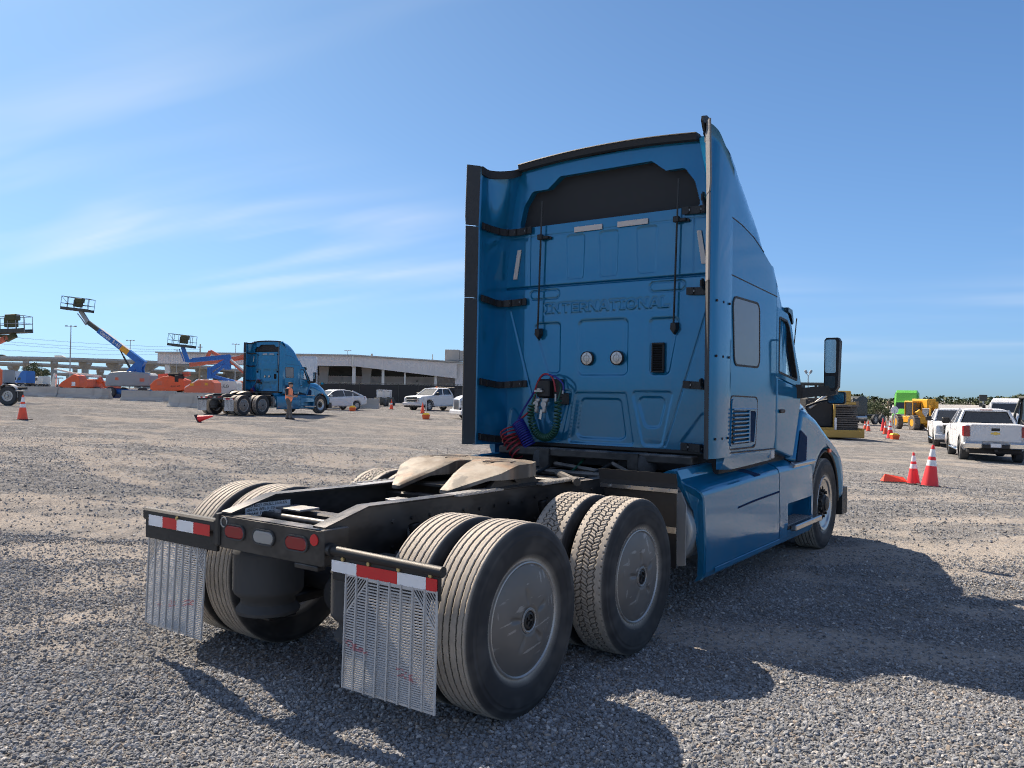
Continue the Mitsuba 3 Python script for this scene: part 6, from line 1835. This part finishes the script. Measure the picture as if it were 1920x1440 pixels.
part(k, 'roof_unit', cat(box(11.2, 13.0, 1.5, 3.3, 5.2, 6.6, .03), box(13.02, 13.5, 1.6, 3.2, 5.2, 6.5, .03), box(13.5, 16.0, 1.5, 3.3, 5.2, 6.45, .03)), 'm_roof_metal')
part(k, 'wall_lamp', box(6.9, 7.1, 7.85, 7.95, 2.6, 2.75), 'm_lift_dark')
part(k, 'roof_vent', cat(rod((2, 2, 5.4), (2, 2, 5.95), .12), rod((9.6, 2, 5.0), (9.6, 2, 6.0), .05)), 'm_roof_metal')

xa, ya, za = (-61.17, 53.46, 0.19)
k = thing('mesh_fence', 'dark screened fence with posts under the open shed', 'fence', at_ground(xa, ya), RV)
part(k, 'screen', box(0, 16.2, .0, .02, .05, 1.9), 'm_black_soft')
part(k, 'top_rail', rod((0, 0, 2.0), (16.2, 0, 2.0), .03), 'm_lift_dark', True)
for i in range(9):
    part(k, 'post', rod((i * 2.02, -.03, 0), (i * 2.02, -.03, 2.05), .04), 'm_lift_dark', True)

x, y, z = (-16.73, 166.07, -2.16)
k = thing('low_warehouse', 'long low grey roofed building far behind the white pickups', 'building', at_ground(x, y), RV)
part(k, 'wall', box(-8, 14, 0, 10, 0, 2.0), 'm_siding')
part(k, 'roof', hull([(-8.5, -.5, 2.0), (14.5, -.5, 2.0), (14.5, 11, 2.0), (-8.5, 11, 2.0), (-7.5, 5, 2.8), (14, 5, 2.8)]), 'm_roof_metal')

x, y, z = (-8.72, 128.80, -1.20)
k = thing('billboard', 'dark square signboard on a post beyond the white pickups', 'sign', at_ground(x, y), RV)
part(k, 'panel', box(-.55, .55, -.1, .1, 3.3, 4.2, .03), 'm_lift_dark')
part(k, 'lower_panel', box(-.55, -.1, -.1, .1, 2.5, 3.1, .03), 'm_lift_dark')
part(k, 'post', box(-.1, .1, -.08, .08, 0, 3.3), 'm_steel')

# ------------------------------------------------------------------ flyovers


def deck(name, pts, w, th, label, piers, rail=1.3):
    k = thing(name, label, 'flyover', (0, 0, 0))
    c = curve(pts, 10)
    t = np.gradient(c, axis=0); t[:, 2] = 0; t /= np.linalg.norm(t, axis=1, keepdims=True)
    s = np.stack([-t[:, 1], t[:, 0], 0 * t[:, 0]], 1)
    up = np.array([0, 0, 1.0])
    part(k, 'deck', loft([[p - q * w / 2, p + q * w / 2, p + q * (w / 2 - 1.2) - up * th, p - q * (w / 2 - 1.2) - up * th] for p, q in zip(c, s)]), 'm_concrete')
    for sg_ in (-1, 1):
        part(k, 'parapet', loft([[p + q * sg_ * w / 2, p + q * sg_ * (w / 2 - .5), p + q * sg_ * (w / 2 - .4) + up * rail, p + q * sg_ * (w / 2 - .02) + up * rail] for p, q in zip(c, s)]), 'm_concrete')
    for f_ in piers:
        i = min(int(f_ * (len(c) - 1)), len(c) - 2)
        p, q, tt = c[i], s[i], t[i]
        zb = float(ground_z(p[0], p[1])) - 1
        hz = p[2] - th
        r = np.stack([q, tt, up])
        sh = [(-1.9, zb - hz), (1.9, zb - hz), (1.9, -4.4), (w * .40, -1.4), (w * .40, 0), (-w * .40, 0), (-w * .40, -1.4), (-1.9, -4.4)]
        v, f = prism(sh, 'y', -1.6, 1.6)
        part(k, 'pier', (v[:, [0]] * q + v[:, [1]] * tt + v[:, [2]] * up + (p - up * th), f), 'm_concrete')
    return k, c


deck('flyover', [(-552.91, 207.96, 18.08), (-537.51, 237.79, 18.70), (-527.96, 266.17, 18.94), (-527.88, 298.62, 19.22), (-550.53, 344.61, 18.92), (-585.87, 400.48, 18.19), (-644.04, 480.61, 17.63)], 20, 1.2, 'upper pale concrete flyover crossing the whole left background', [.16, .24, .34, .44, .56, .68, .8, .92])
deck('flyover', [(-644.41, 242.81, 16.99), (-616.79, 273.24, 17.16), (-598.81, 302.23, 15.95), (-591.12, 334.70, 15.20), (-600.87, 376.37, 14.43), (-624.50, 427.06, 14.12), (-652.25, 474.82, 14.45)], 18, 1.1, 'second pale concrete flyover passing below the upper one', [.12, .3, .39, .52, .62, .74, .88])
deck('flyover', [(-738.36, 278.67, 12.29), (-700.55, 319.05, 12.31), (-675.65, 350.26, 11.15), (-659.95, 388.43, 10.32), (-641.91, 428.22, 11.79), (-637.71, 452.76, 14.84), (-645.67, 484.84, 18.27)], 18, 1.3, 'lowest pale concrete flyover curving up at its right end', [.1, .25, .4, .5, .62, .75, .88])

for (x, y, z), lab, ln, hh, ww, mm in (((-543.45, 222.77, 18.77), 'dark van driving on the upper flyover at the left edge', 5.2, 2.2, 2.0, 'm_lift_dark'), ((-540.47, 232.99, 18.86), 'dark car driving on the upper flyover left of centre', 4.6, 1.5, 1.8, 'm_lift_grey'), ((-532.14, 252.40, 19.09), 'pale box van driving on the upper flyover', 6.2, 2.6, 2.2, 'm_cream')):
    k = thing('highway_vehicle', lab, 'car', (x, y, z), RV)
    part(k, 'body', hull([(-ln / 2, -ww / 2, .5), (ln / 2, -ww / 2, .5), (ln / 2, ww / 2, .5), (-ln / 2, ww / 2, .5), (-ln / 2, -ww / 2, hh), (ln * .2, -ww / 2, hh), (ln / 2, -ww / 2, hh * .6), (-ln / 2, ww / 2, hh), (ln * .2, ww / 2, hh), (ln / 2, ww / 2, hh * .6)]), mm)
    for x_ in (-ln * .32, ln * .32):
        part(k, 'wheel', cat(disc(.35, 'y', -ww / 2, -ww / 2 + .2, (x_, 0, .35), 12), disc(.35, 'y', ww / 2 - .2, ww / 2, (x_, 0, .35), 12)), 'm_rubber_dark')


# ------------------------------------------------------------------ poles and wires
def mast(loc, h, label, heads=6):
    k = thing('light_mast', label, 'light mast', loc, RV, 'high light masts')
    part(k, 'pole', tube([(0, 0, -2), (0, 0, h * .5), (0, 0, h)], [.28, .2, .13], 8), 'm_steel', True)
    part(k, 'ring', cat([rod((0, 0, h - .3), (1.3 * math.cos(a), 1.3 * math.sin(a), h - .1), .06, 5) for a in np.arange(heads) * 2 * PI / heads]), 'm_steel', kind='stuff')
    for a in np.arange(heads) * 2 * PI / heads:
        part(k, 'lamp_head', move(box(-.35, .35, -.2, .2, -.18, .12, .05), (1.5 * math.cos(a), 1.5 * math.sin(a), h - .05), rz=a), 'm_lift_grey')


for (x, y, z), u_, lab in (((-263.99, 127.39, 21.34), 0, 'tallest light mast left of the raised boom'), ((-333.00, 186.30, 22.14), 0, 'light mast right of the raised boom'), ((-321.76, 231.09, 22.90), 0, 'light mast just left of the far blue tractor roof'), ((-308.88, 289.33, 22.71), 0, 'light mast above the shed roof'), ((-417.27, 261.35, 23.54), 0, 'faint light mast under the smaller basket')):
    zb = float(ground_z(x, y))
    mast((x, y, zb), z - zb, lab)

# twin floodlight behind the mirror arm
x, y, z = (-23.22, 93.87, 4.78)
zb = float(ground_z(x, y))
k = thing('floodlight_pole', 'twin headed floodlight pole behind the mirror arm of the close tractor', 'floodlight', (x, y, zb), RV)
part(k, 'pole', rod((0, 0, 0), (0, 0, z - zb - .4), .06, 8), 'm_steel', True)
for s in (-1, 1):
    part(k, 'lamp', cat(rod((0, 0, z - zb - .5), (s * .22, 0, z - zb - .2), .04), move(box(-.13, .13, -.12, .12, -.2, .2, .03), (s * .28, 0, z - zb), ry=s * .5)), 'm_lift_grey')

# utility pole with wires running off to the left
x, y, z = (-152.44, 100.09, 11.34)
zb = float(ground_z(x, y))
k = thing('utility_pole', 'thin utility pole above the shed roof carrying the overhead wires', 'utility pole', (0, 0, 0))
part(k, 'pole', tube([(x, y, zb), (x, y, z)], [.2, .12], 8), 'm_wood', True)
ends = [(-130.03, 48.56, 9.31), (-132.25, 49.44, 8.64), (-134.48, 50.32, 8.34), (-136.70, 51.21, 7.46)]
for i, e in enumerate(ends):
    p0 = np.array([x, y, z - .6 - .5 * i]); p1 = np.array(e)
    ts = np.linspace(0, 1, 24)
    part(k, 'wire', tube([p0 + (p1 - p0) * t - np.array([0, 0, 2.2 * t * (1 - t)]) for t in ts], .022, 5), 'm_lift_dark', True)
part(k, 'cross_arm', box(x - .8, x + .8, y - .06, y + .06, z - .75, z - .6), 'm_wood')
x, y, z = (-20.65, 126.42, 1.45)
zb = float(ground_z(x, y))
k = thing('utility_pole', 'wooden utility pole left of the green truck', 'utility pole', (x, y, zb), RV)
part(k, 'pole', rod((0, 0, 0), (0, 0, z - zb), .16, 8), 'm_wood', True)
part(k, 'cross_arm', box(-1.0, 1.0, -.06, .06, z - zb - .6, z - zb - .45), 'm_wood')


# ------------------------------------------------------------------ trees
def leaf_fn(p, n, uv):
    return mix((0.030, 0.048, 0.016), (0.075, 0.095, 0.035), noise(p.x * 1.3, p.y * 1.3, p.z * 1.3))


mat('m_leaf', two({'type': 'principled', 'base_color': proc(leaf_fn), 'roughness': 0.7}))
mat('m_bark', pr((0.11, 0.085, 0.06), 0.85))


def tree(loc, h, w, label, seed, kind='broad', cat_='tree', n=3200, base=.22):
    rg = np.random.default_rng(seed)
    k = thing('palm_tree' if kind == 'palm' else 'shrub' if kind == 'shrub' else 'tree', label, cat_, loc, 0)
    if kind == 'palm':
        part(k, 'trunk', tube([(0, 0, -.5), (.1, 0, h * .5), (.05, .1, h)], [.2, .15, .13], 8), 'm_bark', True)
        V, Fc, at = [], [], 0
        for i in range(26):
            a = rg.uniform(0, 2 * PI); el = rg.uniform(-.6, 1.0); L = w * rg.uniform(.8, 1.15)
            d = np.array([math.cos(a) * math.cos(el), math.sin(a) * math.cos(el), math.sin(el)])
            sd = np.array([-math.sin(a), math.cos(a), 0])
            ts = np.linspace(0, 1, 7)
            c = np.array([0.05, .1, h]) + ts[:, None] * d * L - np.array([0, 0, 1])[None] * (ts ** 2)[:, None] * L * .6
            for s in (-1, 1):
                for t0, p in zip(ts[1:], c[1:]):
                    q = np.array([p, p + sd * s * .45 * (1.1 - t0) + d * .12 - [0, 0, .12], p + d * .14])
                    V.append(q); Fc.append([[at, at + 1, at + 2]]); at += 3
        part(k, 'crown', (np.vstack(V), np.vstack(Fc)), 'm_leaf', kind='stuff')
        return
    tr = []
    cl = []
    if kind == 'broad':
        tr.append(tube([(0, 0, -.6), (.05 * w, 0, h * .25), (0, .04 * w, h * .6)], [.05 * h * .5, .035 * h * .5, .015 * h], 8))
        for i in range(7):
            a = i * .9 + rg.uniform(0, .6)
            b0 = np.array([.03 * w, .02, h * rg.uniform(.22, .5)])
            e = np.array([math.cos(a) * w * .36, math.sin(a) * w * .36, h * rg.uniform(.5, .85)])
            tr.append(tube([b0, (b0 + e) / 2 + [0, 0, .03 * h], e], [.014 * h, .010 * h, .004 * h], 6))
            cl.append((e, w * rg.uniform(.16, .27)))
        part(k, 'trunk', cat(tr), 'm_bark', True)
        for i in range(9):
            a, r_ = rg.uniform(0, 2 * PI), w * .5 * math.sqrt(rg.uniform(0, .8))
            zz_ = h * rg.uniform(base + .15, .93)
            sh = math.sqrt(max(.05, 1 - ((zz_ / h - .6) / .5) ** 2))
            cl.append((np.array([r_ * math.cos(a) * sh, r_ * math.sin(a) * sh, zz_]), w * rg.uniform(.14, .25)))
    else:
        for i in range(9):
            cl.append((np.array([rg.uniform(-.5, .5) * w, rg.uniform(-.3, .3) * w * .4, h * rg.uniform(.25, .7)]), h * rg.uniform(.3, .5)))
    C = np.array([c for c, r in cl]); Rr = np.array([r for c, r in cl])
    pick = rg.choice(len(cl), n, p=Rr ** 2 / (Rr ** 2).sum())
    d = rg.normal(size=(n, 3)); d /= np.linalg.norm(d, axis=1, keepdims=True)
    p = C[pick] + d * (Rr[pick] * rg.uniform(.35, 1.05, n) ** .6)[:, None] * [1, 1, .75]
    s = h * .018 * rg.uniform(.6, 1.5, n)
    a = rg.normal(size=(n, 3)); a /= np.linalg.norm(a, axis=1, keepdims=True)
    b = np.cross(a, d); b /= np.linalg.norm(b, axis=1, keepdims=True) + 1e-9
    V = np.stack([p - a * s[:, None], p + b * s[:, None] * .7, p + a * s[:, None], p - b * s[:, None] * .7], 1).reshape(-1, 3)
    i = np.arange(n) * 4
    Fc = np.vstack([np.stack([i, i + 1, i + 2], 1), np.stack([i, i + 2, i + 3], 1)])
    part(k, 'crown', (V, Fc), 'm_leaf', kind='stuff')


TREES = [
    ((-24.99, 120.94, -2.35), 3.9, 3.6, 'loose grey green tree just right of the bulldozer', 'broad'),
    ((-22.21, 115.54, -2.12), 3.6, 3.2, 'broad dark tree behind the dark truck with white bonnet', 'broad'),
    ((-22.91, 124.87, -2.53), 3.8, 3.0, 'rounded tree in the middle of the clump left of the green truck', 'broad'),
    ((-18.47, 109.62, -1.98), 3.6, 2.9, 'dense rounded tree directly left of the green truck', 'broad'),
    ((-17.41, 101.78, -2.13), 1.3, 5.0, 'low scrub hedge under the trees left of the green truck', 'shrub'),
    ((-25.41, 129.23, -2.73), 4.9, .8, 'palm with thin trunk above the trees, left one', 'palm'),
    ((-27.48, 133.90, -2.92), 4.6, .8, 'palm with thin trunk at the left end of the clump', 'palm'),
    ((-24.13, 133.82, -2.80), 4.7, .6, 'small palm head rising above the middle of the clump', 'palm'),
    ((-21.65, 211.67, -3.43), 4.6, 6.0, 'far tree mass above the white pickup facing the camera', 'broad'),
    ((-20.52, 224.74, -3.66), 3.8, 5.0, 'far low tree right of the tree mass behind the pickups', 'broad'),
    ((-27.67, 231.93, -4.04), 3.4, 6.0, 'far low tree above the yellow telescopic handler', 'broad'),
    ((-5.02, 137.57, -1.64), 4.9, 3.6, 'tree at the right edge behind the glazed cab', 'broad'),
    ((-313.73, 138.96, 0.40), 9.0, 8.0, 'small far tree seen under the flyovers, left one', 'broad'),
    ((-322.82, 144.77, 0.38), 10.5, 7.0, 'small far tree seen under the flyovers, right one', 'broad'),
]
for i, ((x, y, z), h, w, lab, kd) in enumerate(TREES):
    tree((x, y, min(float(z), float(ground_z(x, y)))), h, w, lab, 100 + i, kd, 'shrub' if kd == 'shrub' else 'palm tree' if kd == 'palm' else 'tree')


def build_treeline():
    rg = np.random.default_rng(77)
    V, Fc, n = [], [], 9000
    t = rg.uniform(0, 1, n)
    a, b = np.array((-61.03, 257.27, -2.04)), np.array((43.26, 380.45, -0.49))
    c = a + (b - a) * t[:, None]
    hh = 4.0 + 4.0 * np.clip(meshkit.fbm(np.stack([t * 22, 0 * t, 0 * t], -1), 4, 9) - .30, 0, 1)
    p = np.stack([c[:, 0] + rg.normal(size=n) * 2, c[:, 1] + rg.normal(size=n) * 2, ground_z(c[:, 0], c[:, 1]) + hh * rg.uniform(0, 1, n) ** .7], 1)
    d = rg.normal(size=(n, 3)); d /= np.linalg.norm(d, axis=1, keepdims=True)
    e = np.cross(d, rg.normal(size=(n, 3))); e /= np.linalg.norm(e, axis=1, keepdims=True)
    s = rg.uniform(.25, .6, n)[:, None]
    V = np.stack([p - d * s, p + e * s * .7, p + d * s, p - e * s * .7], 1).reshape(-1, 3)
    i = np.arange(n) * 4
    scene['treeline'] = mikit.ply((V, np.vstack([np.stack([i, i + 1, i + 2], 1), np.stack([i, i + 2, i + 3], 1)])), 'm_leaf')
    labels['treeline'] = {'kind': 'stuff', 'category': 'trees', 'label': 'low dark line of far trees along the horizon on the right'}


build_treeline()
